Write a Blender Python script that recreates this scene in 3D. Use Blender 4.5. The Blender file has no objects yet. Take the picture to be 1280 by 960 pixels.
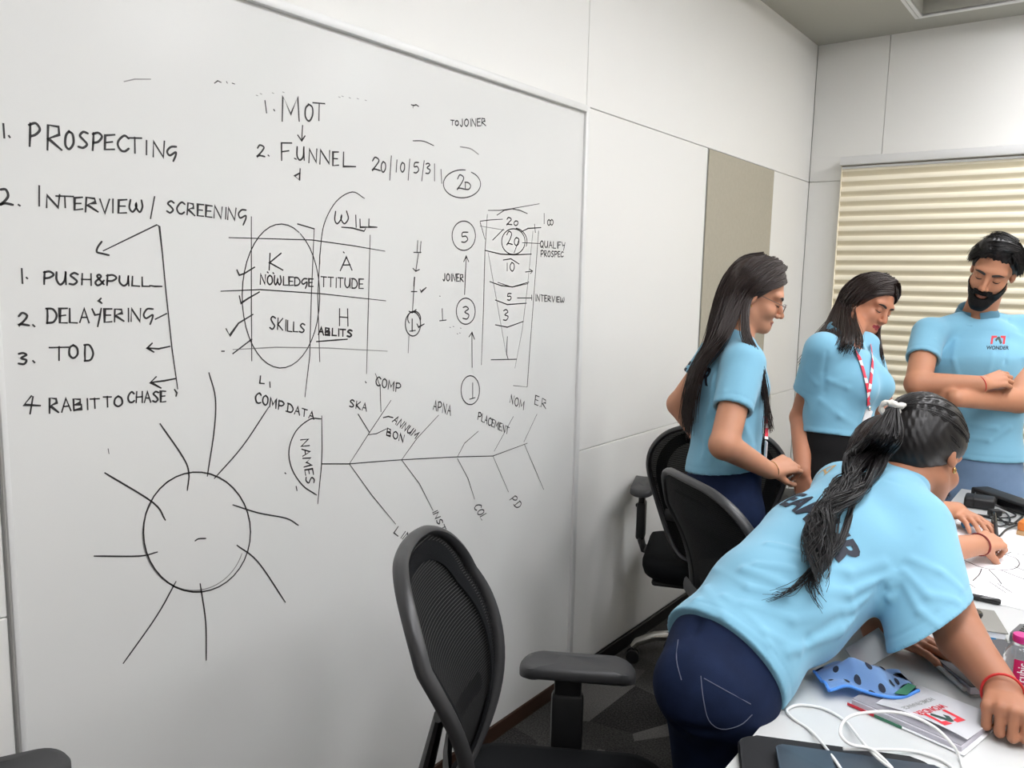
import bpy, bmesh, math, random
import numpy as np
from mathutils import Vector, Matrix
from mathutils.bvhtree import BVHTree
random.seed(7)
rng = np.random.default_rng(7)
SC = bpy.context.scene
COL = SC.collection
R = math.radians

# ---------------------------------------------------------------- camera
F_PX = 1006.567
CAM_LOC = (1.54, 0.0, 1.52)
YAW, PITCH, ROLL = R(-37.1014), R(-7.4778), R(1.2197)
_f = np.array([math.sin(YAW)*math.cos(PITCH), math.cos(YAW)*math.cos(PITCH), math.sin(PITCH)])
_r = np.cross(_f, [0, 0, 1]); _r /= np.linalg.norm(_r); _u = np.cross(_r, _f)
_c, _s = math.cos(ROLL), math.sin(ROLL)
CAM_R, CAM_U, CAM_F = _c*_r + _s*_u, -_s*_r + _c*_u, _f
cam_data = bpy.data.cameras.new('camera'); cam = bpy.data.objects.new('camera', cam_data); COL.objects.link(cam)
cam_data.sensor_width = 36.0; cam_data.lens = F_PX/1280*36.0; cam_data.clip_start = 0.02
cam.matrix_world = Matrix(((CAM_R[0], CAM_U[0], -CAM_F[0], CAM_LOC[0]), (CAM_R[1], CAM_U[1], -CAM_F[1], CAM_LOC[1]),
                           (CAM_R[2], CAM_U[2], -CAM_F[2], CAM_LOC[2]), (0, 0, 0, 1)))
SC.camera = cam

def ray(px, py):
    return CAM_R*((px-640)/F_PX) - CAM_U*((py-480)/F_PX) + CAM_F
def at(px, py, d):
    """world point seen at a photograph pixel, d metres in front of the camera plane"""
    return np.array(CAM_LOC) + ray(px, py)*d
def onx(px, py, x=0.0):
    v = ray(px, py); return np.array(CAM_LOC) + v*((x-CAM_LOC[0])/v[0])
def onz(px, py, z):
    v = ray(px, py); return np.array(CAM_LOC) + v*((z-CAM_LOC[2])/v[2])

# ---------------------------------------------------------------- world, exposure, light levels
SC.view_settings.view_transform = 'Standard'; SC.view_settings.look = 'None'
SC.view_settings.gamma = 1.0; SC.view_settings.use_curve_mapping = False
SC.view_settings.exposure = 0.0
LIGHT_PANEL = 21.0
world = bpy.data.worlds.new('world'); SC.world = world; world.use_nodes = True
world.node_tree.nodes['Background'].inputs[0].default_value = (0.75, 0.85, 1.0, 1)
world.node_tree.nodes['Background'].inputs[1].default_value = 1.0

# ---------------------------------------------------------------- materials
def lin(c):
    return tuple((v/255/12.92 if v/255 <= .04045 else ((v/255+.055)/1.055)**2.4) for v in c)
MATS = {}
def mat(name, rgb, rough=.5, metal=0.0, var=0.0, vscale=20, bump=0.0, bscale=200, spec=.5, sss=0.0, emit=0.0, trans=0.0, alpha=1.0, coat=0.0, sheen=0.0, rgb2=None, stretch=None):
    if name in MATS: return MATS[name]
    m = bpy.data.materials.new(name); m.use_nodes = True
    nt = m.node_tree; b = nt.nodes['Principled BSDF']; c = lin(rgb)
    b.inputs['Base Color'].default_value = (*c, 1); b.inputs['Roughness'].default_value = rough
    b.inputs['Metallic'].default_value = metal; b.inputs['Specular IOR Level'].default_value = spec
    b.inputs['Coat Weight'].default_value = coat; b.inputs['Sheen Weight'].default_value = sheen
    if sss:
        b.inputs['Subsurface Weight'].default_value = sss; b.inputs['Subsurface Radius'].default_value = (.012, .005, .003)
        b.inputs['Subsurface Scale'].default_value = 1.0
    if emit:
        b.inputs['Emission Color'].default_value = (*c, 1); b.inputs['Emission Strength'].default_value = emit
    b.inputs['Transmission Weight'].default_value = trans; b.inputs['Alpha'].default_value = alpha
    tc = nt.nodes.new('ShaderNodeTexCoord')
    src = tc.outputs['Object']
    if stretch:
        mp = nt.nodes.new('ShaderNodeMapping'); mp.inputs['Scale'].default_value = stretch
        nt.links.new(src, mp.inputs['Vector']); src = mp.outputs['Vector']
    if var or rgb2:
        n = nt.nodes.new('ShaderNodeTexNoise'); n.inputs['Scale'].default_value = vscale; n.inputs['Detail'].default_value = 4
        nt.links.new(src, n.inputs['Vector'])
        mx = nt.nodes.new('ShaderNodeMix'); mx.data_type = 'RGBA'
        c2 = lin(rgb2) if rgb2 else tuple(min(1, v*(1+var)) for v in c)
        c1 = c if rgb2 else tuple(v*(1-var) for v in c)
        mx.inputs['A'].default_value = (*c1, 1); mx.inputs['B'].default_value = (*c2, 1)
        nt.links.new(n.outputs['Fac'], mx.inputs['Factor']); nt.links.new(mx.outputs['Result'], b.inputs['Base Color'])
    if bump:
        n = nt.nodes.new('ShaderNodeTexNoise'); n.inputs['Scale'].default_value = bscale; n.inputs['Detail'].default_value = 3
        nt.links.new(src, n.inputs['Vector'])
        bp = nt.nodes.new('ShaderNodeBump'); bp.inputs['Strength'].default_value = bump; bp.inputs['Distance'].default_value = .002
        nt.links.new(n.outputs['Fac'], bp.inputs['Height']); nt.links.new(bp.outputs['Normal'], b.inputs['Normal'])
    MATS[name] = m
    return m

M_wall = mat('white_laminate', (232, 231, 227), .48, bump=.12, bscale=420, spec=.32)
M_wallcore = mat('seam_grey', (150, 150, 146), .8)
M_dark = mat('far_wall_grey', (190, 185, 178), .7)
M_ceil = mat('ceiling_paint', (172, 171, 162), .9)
M_board = mat('whiteboard_gloss', (222, 222, 219), .2, spec=.16, var=.012, vscale=3)
M_alu = mat('aluminium_frame', (226, 226, 224), .45, .1)
M_ink = mat('black_marker_ink', (38, 36, 37), .5)
M_inkfaint = mat('faded_marker_ink', (140, 139, 137), .5)
M_fabricpanel = mat('beige_panel_fabric', (174, 168, 152), .95, var=.07, vscale=60, bump=.3, bscale=500, spec=.1)
M_brown = mat('brown_skirting', (58, 38, 27), .45, var=.25, vscale=14, stretch=(6, .6, 6))
M_blackskirt = mat('black_skirting', (22, 21, 21), .5)
M_plastic = mat('black_plastic', (30, 30, 31), .42, bump=.05, bscale=600)
M_greyplastic = mat('charcoal_rim_plastic', (52, 52, 53), .36, bump=.05, bscale=600)
M_padplastic = mat('armrest_rubber', (58, 58, 59), .5, bump=.08, bscale=700)
M_seatfab = mat('black_seat_fabric', (20, 21, 23), .95, bump=.4, bscale=900, spec=.15)
M_chrome = mat('chrome', (215, 213, 208), .14, 1.0)
M_table = mat('white_table_laminate', (206, 207, 206), .3, spec=.4)
M_white = mat('white_powder_metal', (225, 225, 224), .4)
M_light = mat('led_panel_glow', (252, 252, 255), .5, emit=LIGHT_PANEL)
M_glass = mat('window_glass', (255, 255, 255), .02, trans=1.0)

def carpet():
    m = mat('carpet_tiles', (70, 69, 68), .98, spec=.05)
    nt = m.node_tree; b = nt.nodes['Principled BSDF']; tc = nt.nodes['Texture Coordinate']
    v = nt.nodes.new('ShaderNodeTexVoronoi'); v.inputs['Scale'].default_value = 4.6; v.inputs['Randomness'].default_value = .75
    nt.links.new(tc.outputs['Object'], v.inputs['Vector'])
    n = nt.nodes.new('ShaderNodeTexNoise'); n.inputs['Scale'].default_value = 170; n.inputs['Detail'].default_value = 3
    nt.links.new(tc.outputs['Object'], n.inputs['Vector'])
    bw = nt.nodes.new('ShaderNodeSeparateColor'); nt.links.new(v.outputs['Color'], bw.inputs['Color'])
    a = nt.nodes.new('ShaderNodeMath'); a.operation = 'MULTIPLY_ADD'
    nt.links.new(n.outputs['Fac'], a.inputs[0]); a.inputs[1].default_value = 1.5; nt.links.new(bw.outputs[0], a.inputs[2])
    r = nt.nodes.new('ShaderNodeValToRGB'); r.color_ramp.elements[0].position = .35; r.color_ramp.elements[1].position = 1.9
    r.color_ramp.elements[0].color = (*lin((44, 43, 43)), 1); r.color_ramp.elements[1].position = 1.0; r.color_ramp.elements[1].color = (*lin((112, 110, 107)), 1)
    h = nt.nodes.new('ShaderNodeMath'); h.operation = 'MULTIPLY'; h.inputs[1].default_value = .5
    nt.links.new(a.outputs[0], h.inputs[0]); nt.links.new(h.outputs[0], r.inputs['Fac']); nt.links.new(r.outputs['Color'], b.inputs['Base Color'])
    bp = nt.nodes.new('ShaderNodeBump'); bp.inputs['Strength'].default_value = .6; bp.inputs['Distance'].default_value = .004
    nt.links.new(n.outputs['Fac'], bp.inputs['Height']); nt.links.new(bp.outputs['Normal'], b.inputs['Normal'])
    return m
M_carpet = carpet()

def mesh_weave():
    m = mat('chair_mesh_weave', (16, 16, 17), .8, spec=.2)
    nt = m.node_tree; b = nt.nodes['Principled BSDF']; tc = nt.nodes['Texture Coordinate']
    w = nt.nodes.new('ShaderNodeTexWave'); w.wave_type = 'BANDS'; w.bands_direction = 'Z'; w.inputs['Scale'].default_value = 55
    nt.links.new(tc.outputs['Object'], w.inputs['Vector'])
    r = nt.nodes.new('ShaderNodeMapRange'); r.inputs['From Min'].default_value = .0; r.inputs['From Max'].default_value = .25
    r.inputs['To Min'].default_value = .86; r.inputs['To Max'].default_value = 1.0
    nt.links.new(w.outputs['Fac'], r.inputs['Value']); nt.links.new(r.outputs['Result'], b.inputs['Alpha'])
    return m
M_mesh = mesh_weave()

# ---------------------------------------------------------------- object helpers
def link(name, me, material=None, parent=None):
    o = bpy.data.objects.new(name, me); COL.objects.link(o)
    if material is not None:
        for mm in (material if isinstance(material, (list, tuple)) else [material]): me.materials.append(mm)
    if parent is not None: o.parent = parent
    return o
def tag(o, label=None, cat=None, group=None, kind=None):
    if label: o['label'] = label
    if cat: o['category'] = cat
    if group: o['group'] = group
    if kind: o['kind'] = kind
    return o
def empty(name, loc=(0, 0, 0), rz=0.0):
    o = bpy.data.objects.new(name, None); COL.objects.link(o); o.location = loc; o.rotation_euler = (0, 0, rz)
    o.empty_display_size = .05
    return o
def copy_tree(o, parent=None):
    c = o.copy(); COL.objects.link(c); c.parent = parent
    for ch in [x for x in bpy.data.objects if x.parent == o]: copy_tree(ch, c)
    return c

class MB:
    """collects shapes into one bmesh"""
    def __init__(s): s.bm = bmesh.new(); s.mi = 0
    def _set(s, fs):
        for f in fs: f.material_index = s.mi
    def box(s, lo, hi, bev=0.0, seg=2, M=None):
        lo, hi = Vector(lo), Vector(hi)
        g = bmesh.ops.create_cube(s.bm, size=1.0)
        for v in g['verts']: v.co = Vector((lo[i]+(hi[i]-lo[i])*(v.co[i]+.5) for i in range(3)))
        vs = g['verts']
        if bev:
            es = list({e for v in vs for e in v.link_edges})
            r = bmesh.ops.bevel(s.bm, geom=es, offset=bev, segments=seg, affect='EDGES', profile=.5)
            vs = list({v for f in r['faces'] for v in f.verts} | {v for v in vs if v.is_valid})
        if M is not None:
            bmesh.ops.transform(s.bm, matrix=M, verts=vs)
        s._set({f for v in vs for f in v.link_faces})
        return s
    def tube(s, pts, rad, n=10, closed=False, flat=None, up=None, cap=True):
        """sweep a circle / ellipse (flat = (a,b) half axes) along points; rad scalar or list"""
        pts = [Vector(p) for p in pts]; N = len(pts)
        rads = [rad]*N if not hasattr(rad, '__len__') else rad
        rings = []; prev = None
        for i, p in enumerate(pts):
            a = pts[(i-1) % N] if (closed or i > 0) else pts[i]; b = pts[(i+1) % N] if (closed or i < N-1) else pts[i]
            t = (b-a).normalized()
            if up is not None: nrm = Vector(up) - t*t.dot(Vector(up))
            elif prev is None:
                q = Vector((0, 0, 1)) if abs(t.z) < .9 else Vector((1, 0, 0)); nrm = q - t*t.dot(q)
            else: nrm = prev - t*t.dot(prev)
            nrm.normalize(); prev = nrm; bi = t.cross(nrm)
            A, B = (rads[i], rads[i]) if flat is None else (flat[0]*rads[i], flat[1]*rads[i])
            rings.append([s.bm.verts.new(p + nrm*(math.cos(2*math.pi*k/n)*A) + bi*(math.sin(2*math.pi*k/n)*B)) for k in range(n)])
        fs = []
        for i in range(N if closed else N-1):
            r0, r1 = rings[i], rings[(i+1) % N]
            for k in range(n): fs.append(s.bm.faces.new((r0[k], r0[(k+1) % n], r1[(k+1) % n], r1[k])))
        if cap and not closed:
            fs.append(s.bm.faces.new(rings[0][::-1])); fs.append(s.bm.faces.new(rings[-1]))
        s._set(fs); return s
    def lathe(s, prof, n=24, M=None):
        """profile of (r, z)"""
        rings = []
        for r, z in prof:
            rings.append([s.bm.verts.new((r*math.cos(2*math.pi*k/n), r*math.sin(2*math.pi*k/n), z)) for k in range(n)])
        fs = []
        for i in range(len(prof)-1):
            for k in range(n): fs.append(s.bm.faces.new((rings[i][k], rings[i][(k+1) % n], rings[i+1][(k+1) % n], rings[i+1][k])))
        fs.append(s.bm.faces.new(rings[0][::-1])); fs.append(s.bm.faces.new(rings[-1]))
        if M is not None: bmesh.ops.transform(s.bm, matrix=M, verts=[v for r in rings for v in r])
        s._set(fs); return s
    def prism(s, poly, z0, z1, bev=0.0, M=None):
        b = [s.bm.verts.new((x, y, z0)) for x, y in poly]; t = [s.bm.verts.new((x, y, z1)) for x, y in poly]
        n = len(poly); fs = [s.bm.faces.new(b[::-1]), s.bm.faces.new(t)]
        for i in range(n): fs.append(s.bm.faces.new((b[i], b[(i+1) % n], t[(i+1) % n], t[i])))
        vs = b+t
        if bev:
            es = [e for f in fs[:2] for e in f.edges]
            r = bmesh.ops.bevel(s.bm, geom=es, offset=bev, segments=2, affect='EDGES', profile=.5)
            vs = list({v for f in r['faces'] for v in f.verts} | {v for v in vs if v.is_valid})
        if M is not None: bmesh.ops.transform(s.bm, matrix=M, verts=vs)
        s._set({f for v in vs for f in v.link_faces}); return s
    def grid(s, fn, nu, nv, thick=0.0):
        """surface fn(u,v) -> point"""
        V = [[s.bm.verts.new(fn(i/nu, j/nv)) for j in range(nv+1)] for i in range(nu+1)]
        fs = [s.bm.faces.new((V[i][j], V[i+1][j], V[i+1][j+1], V[i][j+1])) for i in range(nu) for j in range(nv)]
        s._set(fs)
        if thick: bmesh.ops.solidify(s.bm, geom=fs, thickness=thick)
        return s
    def build(s, name, material, parent=None, smooth=True, angle=40):
        bmesh.ops.recalc_face_normals(s.bm, faces=s.bm.faces[:])
        me = bpy.data.meshes.new(name); s.bm.to_mesh(me); s.bm.free()
        if smooth:
            for p in me.polygons: p.use_smooth = True
            me.set_sharp_from_angle(angle=R(angle))
        return link(name, me, material, parent)

def rounded(hx, hy, r, n=6, cx=0, cy=0):
    out = []
    for sx, sy, a0 in ((1, 1, 0), (-1, 1, 90), (-1, -1, 180), (1, -1, 270)):
        for k in range(n+1):
            a = R(a0+90*k/n); out.append((cx+sx*(hx-r)+r*math.cos(a), cy+sy*(hy-r)+r*math.sin(a)))
    return out
def catmull(pts, n=6, closed=False):
    P = [np.array(p, float) for p in pts]; N = len(P); out = []
    for i in range(N if closed else N-1):
        if closed: p0, p1, p2, p3 = P[(i-1) % N], P[i], P[(i+1) % N], P[(i+2) % N]
        else:
            p1, p2 = P[i], P[i+1]
            p0 = P[i-1] if i > 0 else 2*p1-p2; p3 = P[i+2] if i+2 < N else 2*p2-p1
        for k in range(n):
            t = k/n
            out.append(.5*((2*p1)+(-p0+p2)*t+(2*p0-5*p1+4*p2-p3)*t*t+(-p0+3*p1-3*p2+p3)*t**3))
    if not closed: out.append(P[-1])
    return out

# ---------------------------------------------------------------- room shell
RX, Y0, Y1, HC = 4.4, -1.9, 4.86, 2.87
ZJ, ZL = 2.11, .90
def struct(o): o['kind'] = 'structure'; return o
struct(MB().box((-.12, Y0-.1, -.1), (RX+.1, Y1+.2, 0)).build('floor', M_carpet, smooth=False))
w = MB(); w.mi = 1; w.box((-.12, Y0-.1, 0), (-.012, Y1+.2, HC+.2)); w.box((-.02, 3.436, ZL), (0, 4.274, ZJ)); w.mi = 0
g = .0014
def wp(y0, y1, z0, z1): w.box((-.014, y0+g, z0+g), (0, y1-g, z1-g), .0016, 1)
wp(Y0, .56, ZJ, HC+.02); wp(.56, 2.427, ZJ, HC+.02); wp(2.427, Y1, ZJ, HC+.02)
wp(Y0, .556, ZL, ZJ); wp(Y0, .556, .055, ZL)
wp(2.432, 3.438, ZL, ZJ); wp(4.272, Y1, ZL, ZJ); wp(2.432, Y1, .055, ZL)
wp(.56, 2.43, .055, ZJ)
struct(w.build('wall_left', [M_wall, M_wallcore], smooth=False))
# back wall with window opening
WX0, WX1, WZ0, WZ1 = .24, 3.6, .12, 2.16
w = MB(); w.mi = 1
for lo, hi in (((0, 0), (WX0, HC+.2)), ((WX1, 0), (RX+.1, HC+.2)), ((WX0, WZ1), (WX1, HC+.2)), ((WX0, 0), (WX1, WZ0))):
    w.box((lo[0], Y1+.014, lo[1]), (hi[0], Y1+.16, hi[1]))
w.mi = 0
def bp_(x0, x1, z0, z1): w.box((x0+g, Y1, z0+g), (x1-g, Y1+.016, z1-g), .0016, 1)
bp_(0, .385, ZJ+.13, HC+.02); bp_(.385, 2.2, ZJ+.13, HC+.02); bp_(2.2, RX, ZJ+.13, HC+.02)
bp_(0, WX0, ZJ, ZJ+.134); bp_(WX0-.004, WX1, 2.16, ZJ+.134); bp_(0, WX0, ZL, ZJ); bp_(0, WX0, .06, ZL); bp_(WX1, RX, .06, ZJ+.134); bp_(WX0, WX1, 0, WZ0)
struct(w.build('wall_back', [M_wall, M_wallcore], smooth=False))
struct(MB().box((RX, Y0-.1, 0), (RX+.1, Y1+.2, HC+.2)).build('wall_right', M_dark, smooth=False))
struct(MB().box((-.12, Y0-.1, 0), (RX+.1, Y0, HC+.2)).build('wall_front', M_dark, smooth=False))
# ceiling with a raised tray
TX0, TX1, TY0, TY1, TH = .585, 3.7, -1.0, 4.605, .11
c = MB()
c.box((-.1, Y0, HC), (TX0, Y1+.1, HC+.1)); c.box((TX1, Y0, HC), (RX+.1, Y1+.1, HC+.1))
c.box((TX0, Y0, HC), (TX1, TY0, HC+.1)); c.box((TX0, TY1, HC), (TX1, Y1+.1, HC+.1))
c.box((TX0-.1, TY0-.1, HC+TH), (TX1+.1, TY1+.1, HC+TH+.1))
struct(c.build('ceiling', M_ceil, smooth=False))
t = MB()
for d0, z in ((.0, -.006), (.022, -.003)):
    a, b = d0, d0+.016
    t.box((TX0-b, TY0-b, HC+z), (TX0-a, TY1+b, HC+.004)); t.box((TX1+a, TY0-b, HC+z), (TX1+b, TY1+b, HC+.004))
    t.box((TX0-a, TY0-b, HC+z), (TX1+a, TY0-a, HC+.004)); t.box((TX0-a, TY1+a, HC+z), (TX1+a, TY1+b, HC+.004))
struct(t.build('trim_1', M_white, smooth=False))
struct(MB().box((0, Y0, 0), (.012, 2.43, .055), .002, 1).build('baseboard_left', M_brown, smooth=False))
struct(MB().box((0, 2.43, 0), (.012, Y1, .055), .002, 1).build('trim_2', M_blackskirt, smooth=False))
struct(MB().box((.012, Y1-.012, 0), (RX, Y1, .06), .002, 1).build('baseboard_back', M_blackskirt, smooth=False))
# window behind the blind
wf = MB()
for x in (WX0, (WX0+WX1)/2, WX1-.05): wf.box((x, Y1+.05, WZ0), (x+.05, Y1+.1, WZ1))
wf.box((WX0, Y1+.05, WZ0), (WX1, Y1+.1, WZ0+.05)); wf.box((WX0, Y1+.05, WZ1-.05), (WX1, Y1+.1, WZ1))
win = struct(wf.build('window_1', M_white, smooth=False))
MB().box((WX0+.02, Y1+.07, WZ0+.02), (WX1-.02, Y1+.076, WZ1-.02)).build('pane', M_glass, win, smooth=False)

# ceiling LED panels in the tray
def led_panel(x, y, label):
    t = empty('ceiling_light', (x, y, HC+TH))
    tag(t, label, 'ceiling light', 'LED panels in the ceiling tray')
    f = MB()
    for lo, hi in (((-.31, -.31), (.31, -.29)), ((-.31, .29), (.31, .31)), ((-.31, -.29), (-.29, .29)), ((.29, -.29), (.31, .29))):
        f.box((*lo, -.02), (*hi, -.0005))
    f.build('frame', M_white, t, smooth=False)
    MB().box((-.29, -.29, -.014), (.29, .29, -.0015)).build('diffuser', M_light, t, smooth=False)
for i, y in enumerate((.1, 1.4, 2.7, 4.08)):  # third row is added out of view to fill shadows on the left wall
    for j, x in enumerate((1.6, 3.1)):
        led_panel(x, y, 'square white LED panel in the ceiling tray, %s row, %s side' % (('rear', 'second', 'added third', 'window-end')[i], ('whiteboard', 'far')[j]))

# ---------------------------------------------------------------- fabric panel
fp = MB().box((.0002, 3.442, ZL+.003), (.006, 4.268, ZJ-.004), .003, 2).build('fabric_panel', M_fabricpanel, smooth=False)
tag(fp, 'tall beige fabric panel set between white panels on the left wall', 'wall panel')

# ---------------------------------------------------------------- blind
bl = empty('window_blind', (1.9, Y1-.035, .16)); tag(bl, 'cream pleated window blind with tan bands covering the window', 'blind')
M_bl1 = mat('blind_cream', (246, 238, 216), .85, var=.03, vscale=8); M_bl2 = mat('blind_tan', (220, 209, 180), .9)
bx0, bx1 = .195-1.9, 3.62-1.9
pitch = .0546; zt = 2.185-.16
b = MB(); nb = 37
prof = []
for k in range(nb):
    z = zt - k*pitch
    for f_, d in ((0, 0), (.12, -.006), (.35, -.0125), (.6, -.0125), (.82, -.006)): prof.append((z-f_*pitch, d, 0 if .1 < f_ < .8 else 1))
prof.append((zt-nb*pitch, 0, 0))
vs = [[b.bm.verts.new((x, d, z)) for x in (bx0, bx1)] for z, d, _ in prof]
for i in range(len(prof)-1):
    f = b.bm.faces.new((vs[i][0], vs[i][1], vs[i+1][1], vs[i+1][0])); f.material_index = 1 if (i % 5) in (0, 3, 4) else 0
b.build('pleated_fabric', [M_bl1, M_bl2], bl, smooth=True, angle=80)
MB().box((bx0-.006, -.05, zt-.001), (bx1, .03, zt+.045), .006, 2).build('headrail', M_white, bl, angle=30)
MB().box((bx0, -.022, zt-.02), (bx1, -.012, zt-.006), .003, 2).build('top_bar', M_white, bl)
MB().box((bx0-.004, -.02, zt-nb*pitch), (bx0, .02, zt), .001, 1).build('side_guide', M_bl1, bl, smooth=False)
MB().box((bx0, -.02, zt-nb*pitch-.03), (bx1, .012, zt-nb*pitch), .005, 2).build('bottom_bar', M_bl1, bl)

# ---------------------------------------------------------------- whiteboard with its writing
BY0, BY1, BZ0, BZ1 = .562, 2.428, .056, 2.108
wb = empty('whiteboard', (0, (BY0+BY1)/2, BZ0)); tag(wb, 'wall-sized whiteboard covered in black marker notes and diagrams', 'whiteboard')
wo = Vector((0, -(BY0+BY1)/2, -BZ0))
MB().box(Vector((.0005, BY0+.01, BZ0))+wo, Vector((.006, BY1-.01, BZ1-.01))+wo).build('writing_surface', M_board, wb, smooth=False)
f = MB()
f.box(Vector((0.0005, BY1-.024, BZ0))+wo, Vector((.016, BY1, BZ1))+wo, .003, 2)
f.box(Vector((0.0005, BY0, BZ0))+wo, Vector((.008, BY0+.010, BZ1))+wo, .002, 2)
f.box(Vector((0.0005, BY0+.01, BZ1-.022))+wo, Vector((.020, BY1-.024, BZ1))+wo, .003, 2)
f.build('frame', M_alu, wb)
FONT = {
'A': [[(0, 0), (.5, 1), (1, 0)], [(.2, .38), (.82, .38)]], 'B': [[(0, 0), (0, 1), (.7, .92), (.7, .6), (0, .52), (.85, .45), (.85, .08), (0, 0)]],
'C': '~[[(1,.85),(.6,1),(.15,.75),(0,.4),(.25,.05),(.65,0),(1,.15)]]', 'D': '~[[(0,0),(0,.5),(0,1)],[(-.1,1),(.6,.95),(1,.5),(.7,.08),(-.05,0)]]',
'E': [[(1, 1), (0, 1), (0, 0), (1, .02)], [(0, .5), (.8, .52)]], 'F': [[(0, 0), (0, 1), (1, 1)], [(0, .52), (.75, .55)]],
'G': '~[[(1,.95),(.4,.95),(0,.55),(.3,.22),(.95,.5),(.95,.2),(.7,-.3)]]', 'H': [[(0, 0), (.05, 1)], [(1, 0), (1, 1)], [(0, .5), (1, .5)]],
'I': [[(.5, 0), (.5, 1)]], 'J': '~[[(.7,1),(.7,.3),(.4,0),(0,.2)]]', 'K': [[(.05, 0), (.1, 1)], [(.9, 1), (.1, .45), (1, 0)]], 'L': [[(0, 1), (0, 0), (1, 0)]],
'M': [[(0, 0), (.08, 1), (.5, .3), (.9, 1), (1, 0)]], 'N': [[(0, 0), (.05, 1), (.92, 0), (1, 1)]],
'O': '~[[(.5,1),(.1,.75),(.05,.25),(.5,0),(.95,.3),(.9,.8),(.45,1)]]', 'P': '~[[(0,0),(.03,.5),(.05,1)],[(-.05,.92),(.6,1),(1,.75),(.6,.48),(.05,.42)]]',
'Q': '~[[(.5,1),(.05,.7),(.1,.2),(.5,0),(.95,.3),(.9,.8),(.45,1)],[(.5,.3),(1.05,-.1)]]',
'R': [[(0, 0), (.05, 1), (.75, .95), (.8, .62), (.1, .48), (1, 0)]], 'S': '~[[(.95,.9),(.5,1),(.15,.75),(.5,.52),(.85,.25),(.5,0),(0,.08)]]',
'T': [[(0, 1), (1, .98)], [(.5, 1), (.5, 0)]], 'U': '~[[(0,1),(.02,.35),(.4,0),(.85,.3),(.95,1)],[(.95,1),(1,0)]]', 'V': [[(0, 1), (.5, 0), (1, 1)]],
'W': '~[[(.05,1),(0,.35),(.2,0),(.5,.4),(.52,.7),(.5,.4),(.75,0),(1,.4),(.9,1)]]', 'X': [[(0, 0), (1, 1)], [(0, 1), (1, 0)]],
'Y': '~[[(0,1),(.3,.5),(.9,.6)],[(1,1),(.8,.3),(.6,-.3)]]', '&': '~[[(1,.1),(.3,.8),(.5,1),(.7,.8),(.1,.3),(.3,0),(.6,.1),(1,.45)]]', '.': [[(.4, 0), (.6, .06)]],
'0': '~[[(.5,1),(.1,.7),(.1,.25),(.5,0),(.9,.3),(.9,.8),(.45,1)]]', '1': [[(.5, 1), (.5, 0)]], '2': '~[[(.05,.75),(.4,1),(.85,.8),(.5,.35),(.0,.02),(.3,.1),(1,.0)]]',
'3': '~[[(.05,.9),(.5,1),(.85,.8),(.3,.55),(.9,.35),(.6,0),(0,.05)]]', '4': [[(.5, 1), (0, .45), (1, .35)], [(.6, .9), (.5, -.1)]],
'5': '~[[(.9,1),(.2,.98),(.1,.6),(.6,.6),(.9,.3),(.5,0),(0,.05)]]', '/': [[(.8, 1.1), (.2, -.15)]], '#': [[(.3, 0), (.4, 1)], [(.7, 0), (.8, 1)], [(0, .3), (1, .3)]], ' ': []}
WID = {'I': .35, '.': .3, '1': .35, ' ': .5, 'M': 1.25, 'W': 1.3, 'J': .8, 'L': .8, 'E': .8, 'F': .8, '/': .6}
strokes = []                                       # (polyline in photograph pixels, half width, faint)
def S(*pts, w=.0019, smooth=False, faint=0):
    p = [np.array(q, float) for q in pts]
    if smooth: p = catmull(p, 5)
    strokes.append((p, w, faint))
def glyph(ch, o, ux, uy, w, faint):
    g = FONT[ch]
    sm = isinstance(g, str)
    if sm: g = eval(g[1:])
    for pl in g:
        p = [o + ux*(x+random.uniform(-.03, .03)) + uy*(y+random.uniform(-.03, .03)) for x, y in pl]
        strokes.append((catmull(p, 5) if sm and len(p) > 3 else p, w, faint))
def W(text, b0, b1, h0, h1=None, w=.0019, faint=0, fill=.74):
    """baseline from b0 to b1, cap height h0 -> h1"""
    b0, b1 = np.array(b0, float), np.array(b1, float); h1 = h1 or h0
    d = (b1-b0); L = np.linalg.norm(d); d /= L; up = np.array((d[1], -d[0]))
    if abs(d[1]) < .5: up = np.array((up[0]*.3, up[1])); up /= np.linalg.norm(up)
    ws = [WID.get(c, 1.0) for c in text]; tot = sum(ws) - (1-fill)*ws[-1]; x = 0
    for c, cw in zip(text, ws):
        t = x/tot; h = h0+(h1-h0)*t
        glyph(c, b0+d*(L*t), d*(L*cw*fill/tot), up*h, w, faint); x += cw
def ELL(cx, cy, rx, ry, a0=0, a1=375, w=.0017, faint=0, n=40, dr=.0):
    strokes.append(([np.array((cx+rx*(1+dr*k/n)*math.cos(R(a0+(a1-a0)*k/n)), cy+ry*(1+dr*k/n)*math.sin(R(a0+(a1-a0)*k/n)))) for k in range(n+1)], w, faint))
def BOX(ch, x0, x1, y0, y1, w=.0019, faint=0): glyph(ch, np.array((x0, y1), float), np.array((x1-x0, 0.)), np.array((0., y0-y1)), w, faint)
T = .0021
S((4, 155), (5.2, 172), w=T); S((11, 170), (12, 171.5), w=T)
for c, a in zip('PROSPECTING', ((37, 50, 154, 182), (59, 77, 156, 188), (81, 92, 164, 186), (98, 110, 165, 185), (116, 127, 166, 188), (131, 143, 169, 187), (147, 161, 170, 189), (160, 177, 172, 191), (181, 185, 176, 193), (191, 205, 177, 196), (209, 220, 183, 197))): BOX(c, *a, w=T)
S((0, 237), (7, 237), (10, 245), (5, 252), (0, 256), (6, 254), (16, 256), w=T, smooth=True); S((23, 256), (24.5, 257), w=T)
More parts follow.
